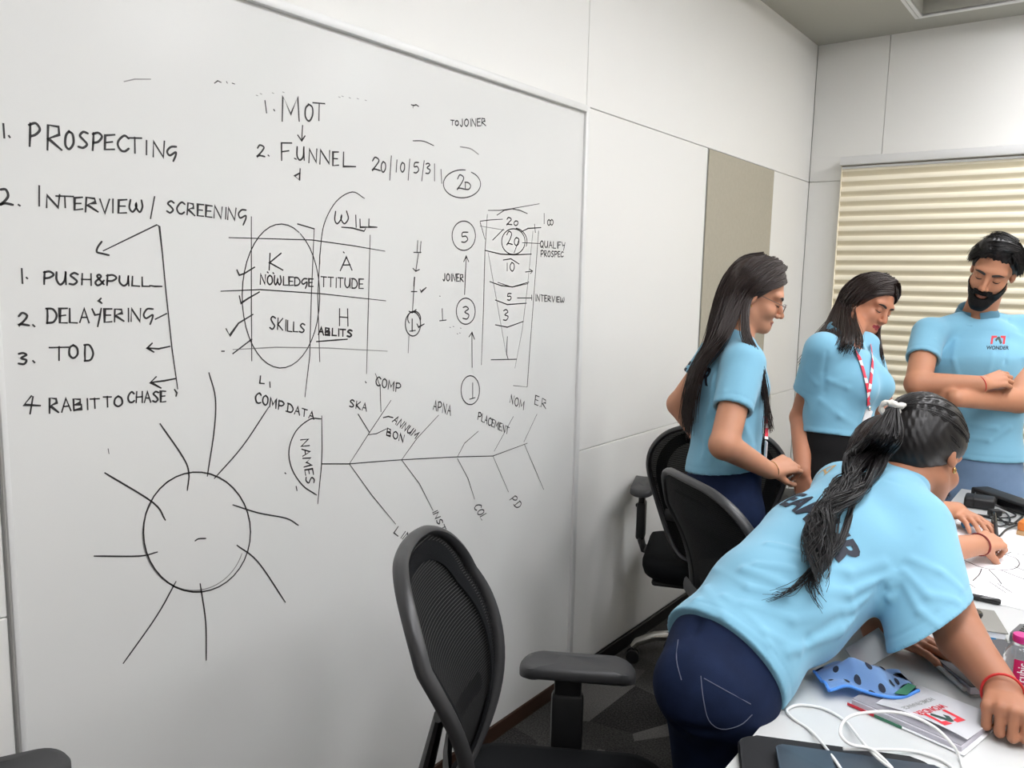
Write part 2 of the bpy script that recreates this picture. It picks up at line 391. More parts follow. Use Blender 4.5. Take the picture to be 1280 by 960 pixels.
for c, a in zip('INTERVIEW', ((46, 52, 233, 257), (58, 74, 244, 259), (70, 92, 245, 259), (93, 103, 247, 262), (107, 122, 247, 265), (125, 137, 249, 266), (139, 143, 249, 266), (148, 158, 250, 266), (162, 178, 250, 265))): BOX(c, *a)
S((193, 246), (188, 273)); W('SCREENING', (208, 265), (307, 277), 14, 15)
S((127, 302), (122, 309), (121, 315), (128, 317), (136, 319), smooth=True); S((129, 313.5), (165, 296), (196, 281), (199, 283), (203, 318), (207, 362), (215, 437), (222, 486), w=.0014)
S((187, 357), (194, 358), (202, 358)); S((194, 399), (208, 392)); S((212, 433), (198, 436), (184, 435)); S((190, 429), (184, 435), (192, 440))
S((220, 473), (205, 476), (189, 478)); S((195, 471), (188, 478), (201, 485)); S((218, 487), (221, 491), (220, 495))
S((27, 336), (28, 354)); S((33, 347), (34, 348)); W('PUSH&PULL', (55, 355), (187, 358), 16, 11); S((126, 373), (123, 376), (127, 379))
BOX('2', 23, 36, 391, 407); S((41, 406), (43, 408)); W('DELAYERING', (59, 404), (191, 401), 18, 15)
BOX('3', 23, 34, 441, 455); S((41, 451), (43, 453)); BOX('T', 62, 86, 434, 450); BOX('O', 86, 97, 431, 448); BOX('D', 106, 116, 431, 451)
S((39, 495), (30, 506), (50, 507)); S((41, 496), (37.5, 517)); W('RABIT', (62, 516), (124, 510), 18, 11); W('TO', (129, 509), (153, 508), 13); W('CHASE', (160, 503), (207, 502), 13)
S((331, 126), (333, 141)); S((342, 137), (343, 138.5)); BOX('M', 352, 374, 121, 151, T); BOX('O', 381, 391, 130, 151, T); BOX('T', 391, 406, 129, 151, T)
S((378, 157), (377, 176)); S((372, 169), (377, 176), (381, 170)); BOX('2', 321, 331, 181, 196); S((335, 194), (336, 195))
for c, a in zip('FUNNEL', ((352, 364, 179, 200), (371, 380, 184, 200), (386, 396, 186, 203), (400, 412, 188, 205), (416, 423, 190, 207), (429, 444, 190, 208))): BOX(c, *a, w=T)
S((368, 198), (370, 199)); S((375, 211), (374, 225), (368, 220), (375, 216)); S((375, 211), (374.5, 225))
BOX('2', 465, 475, 197, 213); BOX('0', 476, 482, 202, 215); S((489, 195), (487, 225)); S((496, 200), (495, 215)); BOX('0', 500, 506, 203, 215); S((512, 199), (510, 225))
BOX('5', 517, 524, 203, 216); S((530, 201), (527, 226)); BOX('3', 532, 538, 204, 217); S((543, 205), (543, 226)); S((551, 212), (552, 229))
ELL(577.5, 230, 22.8, 17, -60, 280, dr=.04); BOX('2', 571, 581, 219, 237); BOX('D', 581.5, 588, 228, 237)
S((516, 176), (529, 176.5), (542, 182), w=.0014, smooth=True); S((575, 183.5), (588, 186), (598, 193), smooth=True, faint=1)
W('TO', (563, 156), (573, 157), 6); W('JOINER', (575, 158), (607, 157), 9); S((514, 131), (517, 132), (520, 131), (523, 133)); S((516, 131), (516, 135), w=.0012)
S((268, 104), (272, 101), (276, 103), w=.0013); S((283, 102), (284, 104), w=.0012); S((290, 104), (293, 105), w=.0012); S((155, 102), (168, 99), (188, 99), faint=1, w=.0012)
for x, y in ((320, 119), (325, 117), (340, 116), (353, 115), (423, 121), (427, 120), (436, 122), (446, 123), (456, 125)): S((x, y), (x+2, y+.8), w=.0011, faint=1)
L = .0013
S((286, 297), (390, 300), (440, 307), (481, 314), w=L); S((276, 364), (325, 362), (400, 367), (482, 376), w=L); S((291, 437), (345, 434), (410, 435), (484, 439), w=L, faint=1); S((277, 439), (280, 439))
S((314, 271), (314, 370), (314.5, 451), w=L); S((392.5, 286), (389, 370), (387, 445), (381, 496), w=L); S((400, 315), (397, 370), (399.5, 452), w=L); S((462.5, 294), (460, 395), (458, 467), w=L); S((456.5, 477), (457.5, 478.5))
S((392.5, 286), (372, 280), w=T); ELL(351, 370, 48.5, 90, -62, -420, w=L)
S((399.5, 330), (400, 315), (405, 280), (420, 252), (440, 240), (455.5, 248), w=L, smooth=True)
BOX('W', 418, 435, 264, 280); S((444.5, 269), (445, 284)); BOX('L', 450, 460, 274, 284); BOX('L', 461, 471, 274, 284); S((427, 284), (440, 285), (455, 289), (456.5, 286))
BOX('K', 335, 353, 317, 337, T); W('NOWLEDGE', (325, 355), (391, 358), 12, 9); BOX('A', 425, 440, 321, 338, T); W('TTITUDE', (401, 358), (454, 361), 12)
S((334, 340), (335, 341)); S((341, 341), (342, 342)); S((429, 315), (430, 316))
S((296, 337.5), (299, 344), (305, 342), (318, 334)); S((299, 370), (301, 379), (310, 373), (324, 365)); S((282.5, 411), (287, 419.5), (298, 404), (316, 393)); S((291, 442), (314.5, 424), w=T)
W('SKILLS', (337, 411), (381, 416), 16, 10); BOX('H', 424, 434.5, 386, 407, T); W('ABLITS', (398, 418), (440, 421), 9, 8, w=.0025); S((395.5, 427), (420, 425), (434, 424))
S((522, 301), (521, 316)); S((526, 302), (525, 316)); S((517, 315.5), (526, 315.5)); S((523, 316), (519.5, 339)); S((516, 335.5), (519.5, 339), (524, 337)); S((518, 347), (517, 364), (515.5, 388), w=.0016)
S((518, 347), (517.3, 357), w=.0028); S((514, 364.5), (521, 364.5)); S((525, 362), (526, 365), (532.5, 359.5)); ELL(516, 405, 9.5, 15); ELL(517.5, 398, 8, 9, 140, 380); S((515, 399), (515, 414), w=.0026); S((512, 414), (519, 413)); S((521, 405), (523, 409), (530, 405)); S((511, 420), (510, 441), w=L)
S((552.5, 386), (553, 400)); S((549.5, 401), (557.5, 400)); S((511, 389), (515, 391), (520, 387))
ELL(579.5, 294.7, 14.6, 18.3, -60, 310); BOX('5', 576.5, 585.6, 290.6, 303); S((580.5, 368), (581.5, 345), (582.6, 320)); S((579.5, 327), (582.6, 320), (585.6, 327)); W('JOINER', (553.5, 351), (579, 352), 9)
ELL(582, 389, 11.8, 16.3, -90, 285); BOX('3', 578.5, 586.6, 383, 399); S((590, 459), (589.7, 415.6)); S((586, 421), (589.7, 415.6), (593, 424)); ELL(587.7, 487.7, 11.6, 18, -60, 310); S((590.7, 478.6), (590.7, 498)); S((587, 499), (593.7, 497))
for x, y in ((562, 409), (566, 408), (571, 417), (575, 410), (574, 416), (549, 370)): S((x, y), (x+1.2, y+.4), w=.001)
S((609, 268), (606, 313), (604, 391), (601.5, 456), w=L); S((610, 263), (625, 263), (638.5, 261), (674, 254.7), w=L); S((621, 269), (630, 263), (640, 261), (650, 263), (659, 267), w=.0016)
BOX('2', 633, 640, 272, 281); BOX('0', 642, 647.5, 276, 282); S((680, 267), (680, 279.5)); BOX('0', 684, 688, 274.5, 281.5); BOX('0', 687.5, 691.5, 274.5, 281.5)
S((628, 274), (612, 275), (600, 276.5), (600, 278), (606, 299), w=L); S((600, 282.5), (630, 287.6), faint=1, w=L); S((615.7, 300), (629, 286.6)); ELL(641.5, 302, 14.6, 16, -80, 300); ELL(642, 302, 16.5, 17, -80, 20)
BOX('2', 633, 640.5, 289.6, 306); BOX('0', 642.5, 648.6, 296.7, 307); S((648.6, 299), (642.5, 316)); S((652.7, 303.4), (675, 304.4), w=L); W('QUALIFY', (675, 309), (706, 311), 8); W('PROSPEC', (676, 321), (704, 321), 8, 6)
S((651.6, 289.6), (660, 285.5), (676, 284.5)); S((668, 280.5), (669, 290.6)); S((673, 288.6), (670, 330), (664, 411.6), (658.8, 483.7), (641.5, 482), w=L); S((666, 288.6), (658.8, 361), (652.7, 411.6), (643.5, 460), w=L, faint=1)
S((610, 316), (618, 361), (632, 440), faint=1, w=L); S((606, 313), (626, 317.7), (642.5, 318.5), (664, 317.7)); S((629, 325), (638.5, 323.5), (648.6, 330)); S((633.8, 329), (633.8, 338.4)); BOX('0', 637, 643, 328, 339)
S((656.7, 340), (665, 339)); S((662, 336.5), (665.5, 339), (663, 342)); S((612, 352), (626, 357), (640.5, 358.7), (660.8, 352.6), w=.0017); S((622, 353), (640, 359), (660, 354.5), w=.0013); BOX('5', 634, 639.5, 367, 375); S((646.6, 372.5), (664.4, 372.5)); S((664.4, 369), (664.4, 375)); W('INTERVIEW', (669, 376), (705, 378), 8, 6)
S((619, 375), (634, 380.7), (657.7, 379)); BOX('3', 629, 635.5, 387, 400.4); S((619, 406), (634, 409), (654, 401.8)); S((634, 421), (633, 442), (635, 449)); S((613.7, 449.7), (645.5, 449))
S((325.5, 470), (324.5, 479), (330, 479.5)); S((337, 477.5), (337.5, 484)); W('COMP.DATA', (319, 503), (392, 524), 13, 8)
S((402, 520), (402.4, 560), (401.8, 580.6), (397, 629.6), w=.0015); S((401, 523.6), (387.5, 524), (369.7, 539), (361, 563), (365, 586.6), (378.6, 607), (395.5, 618.6), smooth=True, w=.0016); W('NAMES', (375.5, 550), (383, 605), 10)
S((356, 591), (357, 592)); S((370, 608), (371, 613))
S((402.4, 579.8), (436.5, 579.8), (470, 577), (501.8, 574.7), (571.6, 571), (616, 570), (659, 554), w=L); S((402.4, 579.8), (436.5, 579.8))
S((436.5, 579.8), (461.7, 540.6), (488.5, 500.5), w=L); S((461.7, 540.6), (447.5, 517.7)); S((476, 514.7), (475, 482.7), (469, 467), w=L); S((479, 522), (485, 520.5), (491, 522)); S((460, 543.5), (470.6, 542), (483, 536), w=L)
W('SKA', (436.5, 508), (458, 514), 9); W('COMP', (469.5, 481), (500, 491), 11); W('ANNUM', (490, 527), (519, 548), 9); W('BON', (483, 544), (504, 553), 9)
S((501.8, 574.7), (521, 548), (548, 519), w=L); W('APNA', (541, 512), (563, 519), 12); S((571.6, 571), (580.5, 554), (597.7, 539), w=L); W('PLACEMENT', (597, 524), (635, 543), 9); S((617.6, 564), (641.4, 520.7), w=L); W('NOM', (637, 503), (654, 512), 10)
S((654.7, 552.4), (671, 517.7), w=L); W('E.R', (668, 505), (682, 511), 11); S((436.5, 579.8), (464.7, 619), (494.4, 655), w=L); W('LIN', (492, 666), (510, 679), 10); S((501.8, 574.7), (524, 604.4), (541, 638), w=L); W('INSTA', (540, 640), (555, 672), 7)
S((571.6, 573), (585, 598.5), (593, 623.7), w=L); W('COL', (592, 634), (602, 650), 9); S((616, 570), (635.4, 614.8), w=L); W('P.D', (637, 625), (646, 636), 9); S((655.3, 555.4), (668, 585), (679.4, 611.8), w=L)
ELL(246, 665, 67, 75, -132, 245, w=.0016); ELL(242, 668, 64, 70, 20, 215, w=.0012, faint=1)
for pl in (((200, 529.7), (228.4, 571), (235.9, 591), (234, 612.8)), ((261, 466), (269, 497), (267.8, 536), (259, 595)), ((335.6, 509), (302.8, 558), (267.8, 598)), ((291, 631), (322.5, 641), (357.5, 647.8), (372.8, 656.5)), ((296, 681.5), (322.5, 702.5), (356.6, 752.8)), ((250, 729.6), (256.9, 776.8), (257.7, 825)), ((219.7, 727), (195.6, 770), (154, 829)), ((196.5, 690), (173.7, 695), (117.7, 695)), ((206.5, 650), (191, 628), (130.9, 591)), ((243.7, 676), (248, 673.5), (257, 673))):
    S(*pl, smooth=True, w=.0016)
S((135, 561), (136, 567), w=.001)
# ribbons on the board plane
bm = bmesh.new(); XF = .0066
for pts, hw, faint in strokes:
    q = []
    for p in pts:
        v = onx(p[0], p[1], .006)
        v = np.array((v[1]+wo[1], v[2]+wo[2]))
        if not q or np.linalg.norm(v-q[-1]) > 1e-4: q.append(v)
    if len(q) < 2: q.append(q[0]+np.array((.002, -.001)))
    prev = None
    q[0] = q[0] - (q[1]-q[0])/np.linalg.norm(q[1]-q[0])*hw*.7; q[-1] = q[-1] + (q[-1]-q[-2])/np.linalg.norm(q[-1]-q[-2])*hw*.7
    for i, p in enumerate(q):
        a = q[max(0, i-1)]; b_ = q[min(len(q)-1, i+1)]
        t_ = b_-a; n_ = np.linalg.norm(t_); t_ = t_/n_ if n_ > 1e-9 else np.array((1., 0)); nn = np.array((-t_[1], t_[0]))
        cs = 1.0
        if 0 < i < len(q)-1:
            d1 = (q[i]-q[i-1])/np.linalg.norm(q[i]-q[i-1]); cs = max(.55, abs(d1@t_))
        e = hw*(.75 if i in (0, len(q)-1) else 1)/cs
        cur = (bm.verts.new((XF, *(p+nn*e))), bm.verts.new((XF, *(p-nn*e))))
        if prev:
            fc = bm.faces.new((prev[0], prev[1], cur[1], cur[0])); fc.material_index = faint
        prev = cur
bmesh.ops.recalc_face_normals(bm, faces=bm.faces[:])
me = bpy.data.meshes.new('marker_writing'); bm.to_mesh(me); bm.free()
tag(link('marker_writing', me, [M_ink, M_inkfaint], wb), 'handwritten black marker words, tables, funnel and sunburst drawings', kind='stuff')

# ---------------------------------------------------------------- table
tb = empty('conference_table', (1.87, 1.935, 0)); tag(tb, 'long white conference table where people write on chart paper', 'table')
def L_(x, y, z): return Vector((x-1.87, y-1.935, z))
MB().box(L_(1.093, .35, .714), L_(2.65, 3.52, .742), .004, 2).build('table_top', M_table, tb)
for x in (1.22, 2.50):
    for y in (.5, 3.37):
        MB().box(L_(x-.03, y-.03, 0), L_(x+.03, y+.03, .714), .004, 2).build('leg', M_white, tb)
MB().box(L_(1.24, .49, .66), L_(1.26, 3.38, .714)).box(L_(2.48, .49, .66), L_(2.5, 3.38, .714)).build('apron', M_white, tb)

# ---------------------------------------------------------------- task chairs
def back_x(z, y):
    t = (z-.56)/.52
    return -.215 + .045*math.sin(math.pi*min(1, t*1.35)) - .085*t*t + .10*(abs(y)/.235)**2*.45
OUT = [(0, .565), (.09, .565), (.135, .60), (.175, .68), (.212, .78), (.236, .87), (.237, .93), (.218, .985), (.175, 1.035), (.115, 1.064), (.05, 1.072), (0, 1.073)]
def make_chair(label):
    t = empty('office_chair'); tag(t, label, 'chair', 'black mesh task chairs')
    # seat
    m = MB(); base = rounded(.245, .25, .10, 8)
    rings = []
    for s, z in ((.90, .415), (.97, .425), (1.0, .45), (1.0, .468), (.97, .483), (.88, .492), (.6, .494), (.25, .492)):
        rings.append([m.bm.verts.new((x*s, y*s, z - .03*max(0, (x*s-.13)/.12)**2 + .012*(abs(y*s)/.25)**2)) for x, y in base])
    n = len(base); fs = []
    for a, b in zip(rings, rings[1:]):
        for k in range(n): m.bm.faces.new((a[k], a[(k+1) % n], b[(k+1) % n], b[k]))
    m.bm.faces.new(rings[0][::-1]); m.bm.faces.new(rings[-1])
    m.build('seat', M_seatfab, t, angle=60)
    MB().box((-.2, -.21, .395), (.2, .21, .418), .012, 2).build('seat_pan', M_plastic, t)
    # back frame and mesh
    half = catmull(OUT, 5); loop = [(y, z) for y, z in half] + [(-y, z) for y, z in half[-2:0:-1]]
    pts = [(back_x(z, y), y, z) for y, z in loop]
    fr = MB().tube(pts, 1.0, 10, closed=True, flat=(.014, .010), up=(1, 0, 0)).build('back_frame', M_greyplastic, t)
    ms = MB(); N = len(half); prev = None
    for i in range(0, N):
        y, z = half[i]; y = max(y-.006, 0.0)
        row = [ms.bm.verts.new((back_x(z, y*k/8)-.004, y*k/8, z)) for k in range(-8, 9)] if y > 1e-3 else None
        if row and prev:
            for k in range(16): ms.bm.faces.new((prev[k], prev[k+1], row[k+1], row[k]))
        if row: prev = row
    ms.build('back_mesh', M_mesh, t, angle=180)
    # inner mesh trim band
    inn = [(back_x(z, y)+.004, y*.80, .60+(z-.60)*.93) for y, z in loop]
    inn = [(back_x(p[2], p[1])+.002, p[1], p[2]) for p in inn]
    MB().tube(inn, 1.0, 6, closed=True, flat=(.004, .022), up=(1, 0, 0)).build('mesh_border', M_seatfab, t)
    # lumbar bar and its knobs
    lb = MB().tube([(back_x(.72, y)-.03, y, .72) for y in np.linspace(-.17, .17, 9)], 1.0, 8, flat=(.008, .022), up=(1, 0, 0)).build('lumbar_bar', M_plastic, t)
    for s in (-1,):
        Mx = Matrix.Translation((back_x(.70, .2)-.045, s*.205, .70)) @ Matrix.Rotation(R(-90*s), 4, 'X')
        kb = MB().lathe([(.012, -.03), (.012, 0), (.030, .001), (.030, .014), (.022, .015), (.022, .022), (.030, .023), (.030, .036), (.026, .040)], 20, Mx)
        k = kb.build('tension_knob', [M_plastic], lb)
        MB().lathe([(.0315, .014), (.0315, .023)], 20, Mx).build('knob_ring', M_chrome, k)
    # spine
    MB().tube([(-.05, 0, .40), (-.17, 0, .405), (-.25, 0, .44), (-.275, 0, .52), (-.262, 0, .62), (-.235, 0, .74)], [1, 1, 1, 1, .95, .7], 10, flat=(.016, .045), up=(0, .0, 1)).build('back_spine', M_plastic, t)
    # arms
    for s in (-1, 1):
        a = MB()
        a.tube([(-.0, s*.12, .402), (0, s*.22, .40), (0, s*.262, .41), (0, s*.275, .45), (0, s*.275, .52)], [1, 1, 1, 1, 1], 10, flat=(.012, .046), up=(0, 0, 1))
        a.box((-.036, s*.275-.017, .45), (.036, s*.275+.017, .60), .01, 2)
        a.box((-.030, s*.275-.012, .58), (.030, s*.275+.012, .652), .006, 2)
        ar = a.build('armrest_post', M_plastic, t)
        MB().box((-.008, s*.275+s*.014-.006, .575), (.012, s*.275+s*.014+.010, .588), .003, 1).build('height_button', M_plastic, ar)
        m = MB(); b0 = rounded(.128, .044, .036, 6, cx=.02)
        rr = []
        for sc, z in ((.90, .656), (1.0, .661), (1.0, .674), (.96, .682), (.84, .686), (.4, .688)):
            rr.append([m.bm.verts.new((.02+(x-.02)*sc, y*sc+s*.272, z-.018*((x-.02)/.128)**2)) for x, y in b0])
        n2 = len(b0)
        for p, q in zip(rr, rr[1:]):
            for k in range(n2): m.bm.faces.new((p[k], p[(k+1) % n2], q[(k+1) % n2], q[k]))
        m.bm.faces.new(rr[0][::-1]); m.bm.faces.new(rr[-1])
        m.build('armrest_pad', M_padplastic, t, angle=50)
    # base
    MB().box((-.11, -.08, .355), (.11, .08, .40), .02, 2).build('tilt_mechanism', M_plastic, t)
    MB().lathe([(.030, .12), (.030, .25), (.016, .251), (.016, .36)], 16).build('gas_column', M_chrome, t)
    for k in range(5):
        a = R(72*k+20); d = Vector((math.cos(a), math.sin(a), 0))
        lg = MB().tube([d*.02+Vector((0, 0, .13)), d*.10+Vector((0, 0, .135)), d*.20+Vector((0, 0, .118)), d*.27+Vector((0, 0, .085)), d*.285+Vector((0, 0, .062))], [1.25, 1.1, .95, .85, .7], 10, flat=(.020, .022), up=(0, 0, 1)).build('base_leg', M_chrome, t)
        w_ = MB(); side = Vector((-d.y, d.x, 0))
        for q in (-1, 1):
            Mx = Matrix.Translation(d*.285+side*(q*.016)+Vector((0, 0, .028))) @ Vector((0, 0, 1)).rotation_difference(side).to_matrix().to_4x4()
            w_.lathe([(.010, -.010), (.026, -.009), (.028, 0), (.026, .009), (.010, .010)], 16, Mx)
        w_.tube([d*.285+Vector((0, 0, .03)), d*.285+Vector((0, 0, .066))], .008, 8)
        w_.build('caster', M_plastic, t)
    return t
chair = make_chair('black mesh office chair in the foreground, its armrest in front of the whiteboard')
def place(o, x, y, a, label=None, arm=0.0, back=0.0):
    o.location = (x, y, 0); o.rotation_euler = (0, 0, R(a))
    if label: o['label'] = label
    if arm:
        for ch in [q for q in bpy.data.objects if q.parent == o and q.name.startswith('armrest')]: ch.location.z += arm
    if back:
        for ch in [q for q in bpy.data.objects if q.parent == o and q.name.split('.')[0] in ('back_frame', 'back_mesh', 'mesh_border', 'lumbar_bar', 'back_spine')]: ch.location.z += back
    return o
place(chair, .772, 1.197, 31, None, 0.008, -.048)
place(copy_tree(chair), .868, 2.10, 53, 'black mesh office chair directly behind the woman leaning over the table')
place(copy_tree(chair), .352, 2.875, 112, 'black mesh office chair against the white wall, behind the woman in glasses', .055)
_b = at(1083, 495, 3.4)
place(copy_tree(chair), _b[0]-.15, _b[1]+.18, 130, 'black mesh office chair mostly hidden behind the woman with the lanyard')
place(copy_tree(chair), .368, .322, 65, 'office chair in the near left corner showing only its armrest', .020)

# ---------------------------------------------------------------- implicit-surface modeller for bodies, clothes and hair
f32 = np.float32
def V3(p): return np.array(p, dtype=f32)
def nrm(v): v = np.array(v, float); return v/np.linalg.norm(v)
def smin(a, b, k):
    if k <= 0: return np.minimum(a, b)
    h = np.clip(.5+.5*(b-a)/k, 0, 1); return b+(a-b)*h-k*h*(1-h)
def smax(a, b, k): return -smin(-a, -b, k)
def cone(a, b, ra, rb):
    a, b = V3(a), V3(b); d = b-a; L2 = float(d@d)+1e-12
    def f(P):
        o = P-a; t = np.clip((o@d)/L2, 0, 1); q = o-t[:, None]*d
        return np.sqrt((q*q).sum(1))-(ra+(rb-ra)*t)
    return f
def ball(c, r):
    c = V3(c)
    def f(P): q = P-c; return np.sqrt((q*q).sum(1))-r
    return f
def ell(c, rad, axes=None):
    c = V3(c); rad = V3(rad); A = np.eye(3, dtype=f32) if axes is None else np.array(axes, dtype=f32)
    def f(P):
        q = (P-c)@A.T; u = q/rad; k0 = np.sqrt((u*u).sum(1))+1e-9; v = u/rad; k1 = np.sqrt((v*v).sum(1))+1e-9
        return k0*(k0-1)/k1
    return f
def eseg(p0, p1, r0, r1, w0, w1=None):
    """segment with an elliptic section; r = (half width along w, half depth), w = width direction"""
    p0, p1 = V3(p0), V3(p1); d = p1-p0; L = float(np.linalg.norm(d)); ax = d/L
    w0 = V3(w0); w1 = w0 if w1 is None else V3(w1)
    def f(P):
        o = P-p0; t = np.clip((o@ax)/L, 0, 1); q = o-(t*L)[:, None]*ax
        z = q@ax
        w = w0+(w1-w0)*t[:, None]; w = w-(w@ax)[:, None]*ax; w /= np.sqrt((w*w).sum(1))[:, None]
        dp = np.cross(ax, w)
        x = (q*w).sum(1); y = (q*dp).sum(1)
        a = r0[0]+(r1[0]-r0[0])*t; b = r0[1]+(r1[1]-r0[1])*t; c = np.minimum(a, b)
        k0 = np.sqrt((x/a)**2+(y/b)**2+(z/c)**2)+1e-9; k1 = np.sqrt((x/a/a)**2+(y/b/b)**2+(z/c/c)**2)+1e-9
        return k0*(k0-1)/k1
    return f
def union(parts):
    """parts: list of (fn, k)"""
    def f(P):
        d = None
        for fn, k in parts:
            e = fn(P); d = e if d is None else smin(d, e, k)
        return d
    return f
def plane(p, n):
    p, n = V3(p), V3(nrm(n))
    def f(P): return (P-p)@n
    return f
def folds_fn(folds):
    fl = [(cone(a, b, 0, 0), w, amp) for a, b, w, amp in folds]
    def f(P):
        s = 0
        for c, w, amp in fl: s = s + amp*np.exp(-(c(P)/w)**2)
        return s
    return f
EDGES = [(0, 1), (2, 3), (4, 5), (6, 7), (0, 2), (1, 3), (4, 6), (5, 7), (0, 4), (1, 5), (2, 6), (3, 7)]
CRN = np.array([(i & 1, (i >> 1) & 1, (i >> 2) & 1) for i in range(8)])
def iso(name, f, lo, hi, h, material, parent=None, mat_fn=None, smooth_it=0):
    lo = np.array(lo, float); hi = np.array(hi, float); B = 8
    nb = np.maximum(1, np.ceil((hi-lo)/(h*B)).astype(int)); n = nb*B+1
    bi = np.stack(np.meshgrid(*[np.arange(k) for k in nb], indexing='ij'), -1).reshape(-1, 3)
    cen = (lo+(bi+.5)*B*h).astype(f32); dc = f(cen); lim = B*h*.87*1.5+h
    keep = np.abs(dc) < lim
    D = np.full(tuple(nb*B+1+B), 1.0, dtype=f32)
    for (i, j, k), d in zip(bi[~keep], dc[~keep]):
        if d < 0: D[i*B:i*B+B, j*B:j*B+B, k*B:k*B+B] = -1
    kb = bi[keep]; loc = np.stack(np.meshgrid(*[np.arange(B)]*3, indexing='ij'), -1).reshape(-1, 3)
    for s in range(0, len(kb), 400):
        blk = kb[s:s+400]; idx = (blk[:, None, :]*B+loc[None]).reshape(-1, 3)
        v = f((lo+idx*h).astype(f32)); D[idx[:, 0], idx[:, 1], idx[:, 2]] = v
    ins = (D < 0); c = np.zeros(tuple(np.array(D.shape)-1), np.int8)
    for o in CRN: c += ins[o[0]:o[0]+c.shape[0], o[1]:o[1]+c.shape[1], o[2]:o[2]+c.shape[2]]
    act = np.argwhere((c > 0) & (c < 8))
    vals = np.stack([D[act[:, 0]+o[0], act[:, 1]+o[1], act[:, 2]+o[2]] for o in CRN], 1)
    acc = np.zeros((len(act), 3)); cnt = np.zeros(len(act))
    for a, b in EDGES:
        va, vb = vals[:, a], vals[:, b]; m = (va < 0) != (vb < 0)
        t = np.where(m, va/np.where(m, va-vb, 1), 0); p = CRN[a]+(CRN[b]-CRN[a])*t[:, None]
        acc += p*m[:, None]; cnt += m
    pos = lo+(act+acc/cnt[:, None])*h
    vid = np.full(c.shape, -1, np.int32); vid[act[:, 0], act[:, 1], act[:, 2]] = np.arange(len(act))
    quads = []
    for ax in range(3):
        u, v = (ax+1) % 3, (ax+2) % 3
        sl0 = [slice(None)]*3; sl1 = [slice(None)]*3; sl0[ax] = slice(0, -1); sl1[ax] = slice(1, None)
        e = np.argwhere(ins[tuple(sl0)] != ins[tuple(sl1)])
        e = e[(e[:, u] > 0) & (e[:, v] > 0) & (e[:, u] < c.shape[u]) & (e[:, v] < c.shape[v]) & (e[:, ax] < c.shape[ax])]
        if not len(e): continue
        def vi(du, dv):
            q = e.copy(); q[:, u] -= du; q[:, v] -= dv; return vid[q[:, 0], q[:, 1], q[:, 2]]
        q = np.stack([vi(1, 1), vi(0, 1), vi(0, 0), vi(1, 0)], 1)
        flip = ~ins[e[:, 0], e[:, 1], e[:, 2]]; q[flip] = q[flip][:, ::-1]
        quads.append(q[(q >= 0).all(1)])
    Q = np.concatenate(quads)
    for _ in range(smooth_it):
        a2 = np.zeros_like(pos); n2 = np.zeros(len(pos))
        for i in range(4):
            np.add.at(a2, Q[:, i], pos[Q[:, (i+1) % 4]]+pos[Q[:, (i-1) % 4]]); np.add.at(n2, Q[:, i], 2)
        pos = pos*.5+.5*a2/n2[:, None]
    me = bpy.data.meshes.new(name); me.vertices.add(len(pos)); me.vertices.foreach_set('co', pos.astype(f32).ravel())
    me.loops.add(Q.size); me.loops.foreach_set('vertex_index', Q.ravel().astype(np.int32))
    me.polygons.add(len(Q)); me.polygons.foreach_set('loop_start', np.arange(0, Q.size, 4, dtype=np.int32))
    me.polygons.foreach_set('use_smooth', np.ones(len(Q), bool))
    if mat_fn is not None: me.polygons.foreach_set('material_index', mat_fn(pos[Q].mean(1)).astype(np.int32))
    me.update(calc_edges=True); me.validate()
    return link(name, me, material, parent)
def bvh_of(o): return BVHTree.FromPolygons([v.co[:] for v in o.data.vertices], [p.vertices[:] for p in o.data.polygons])
def hit(bv, px, py, off=0.0, default=None):
    o = Vector(CAM_LOC); d = Vector(ray(px, py)); r = bv.ray_cast(o, d.normalized())
    if r[0] is None: return np.array(default) if default is not None else None
    return np.array(r[0] + r[1]*off)
def frame(yaw, pitch=0, roll=0):
    y, p = R(yaw), R(pitch)
    fw = np.array((math.cos(p)*math.cos(y), math.cos(p)*math.sin(y), math.sin(p)))
    rt = np.array((math.sin(y), -math.cos(y), 0)); up = np.cross(rt, fw)
    c, s = math.cos(R(roll)), math.sin(R(roll))
    return rt*c-up*s, fw, up*c+rt*s          # right, forward, up
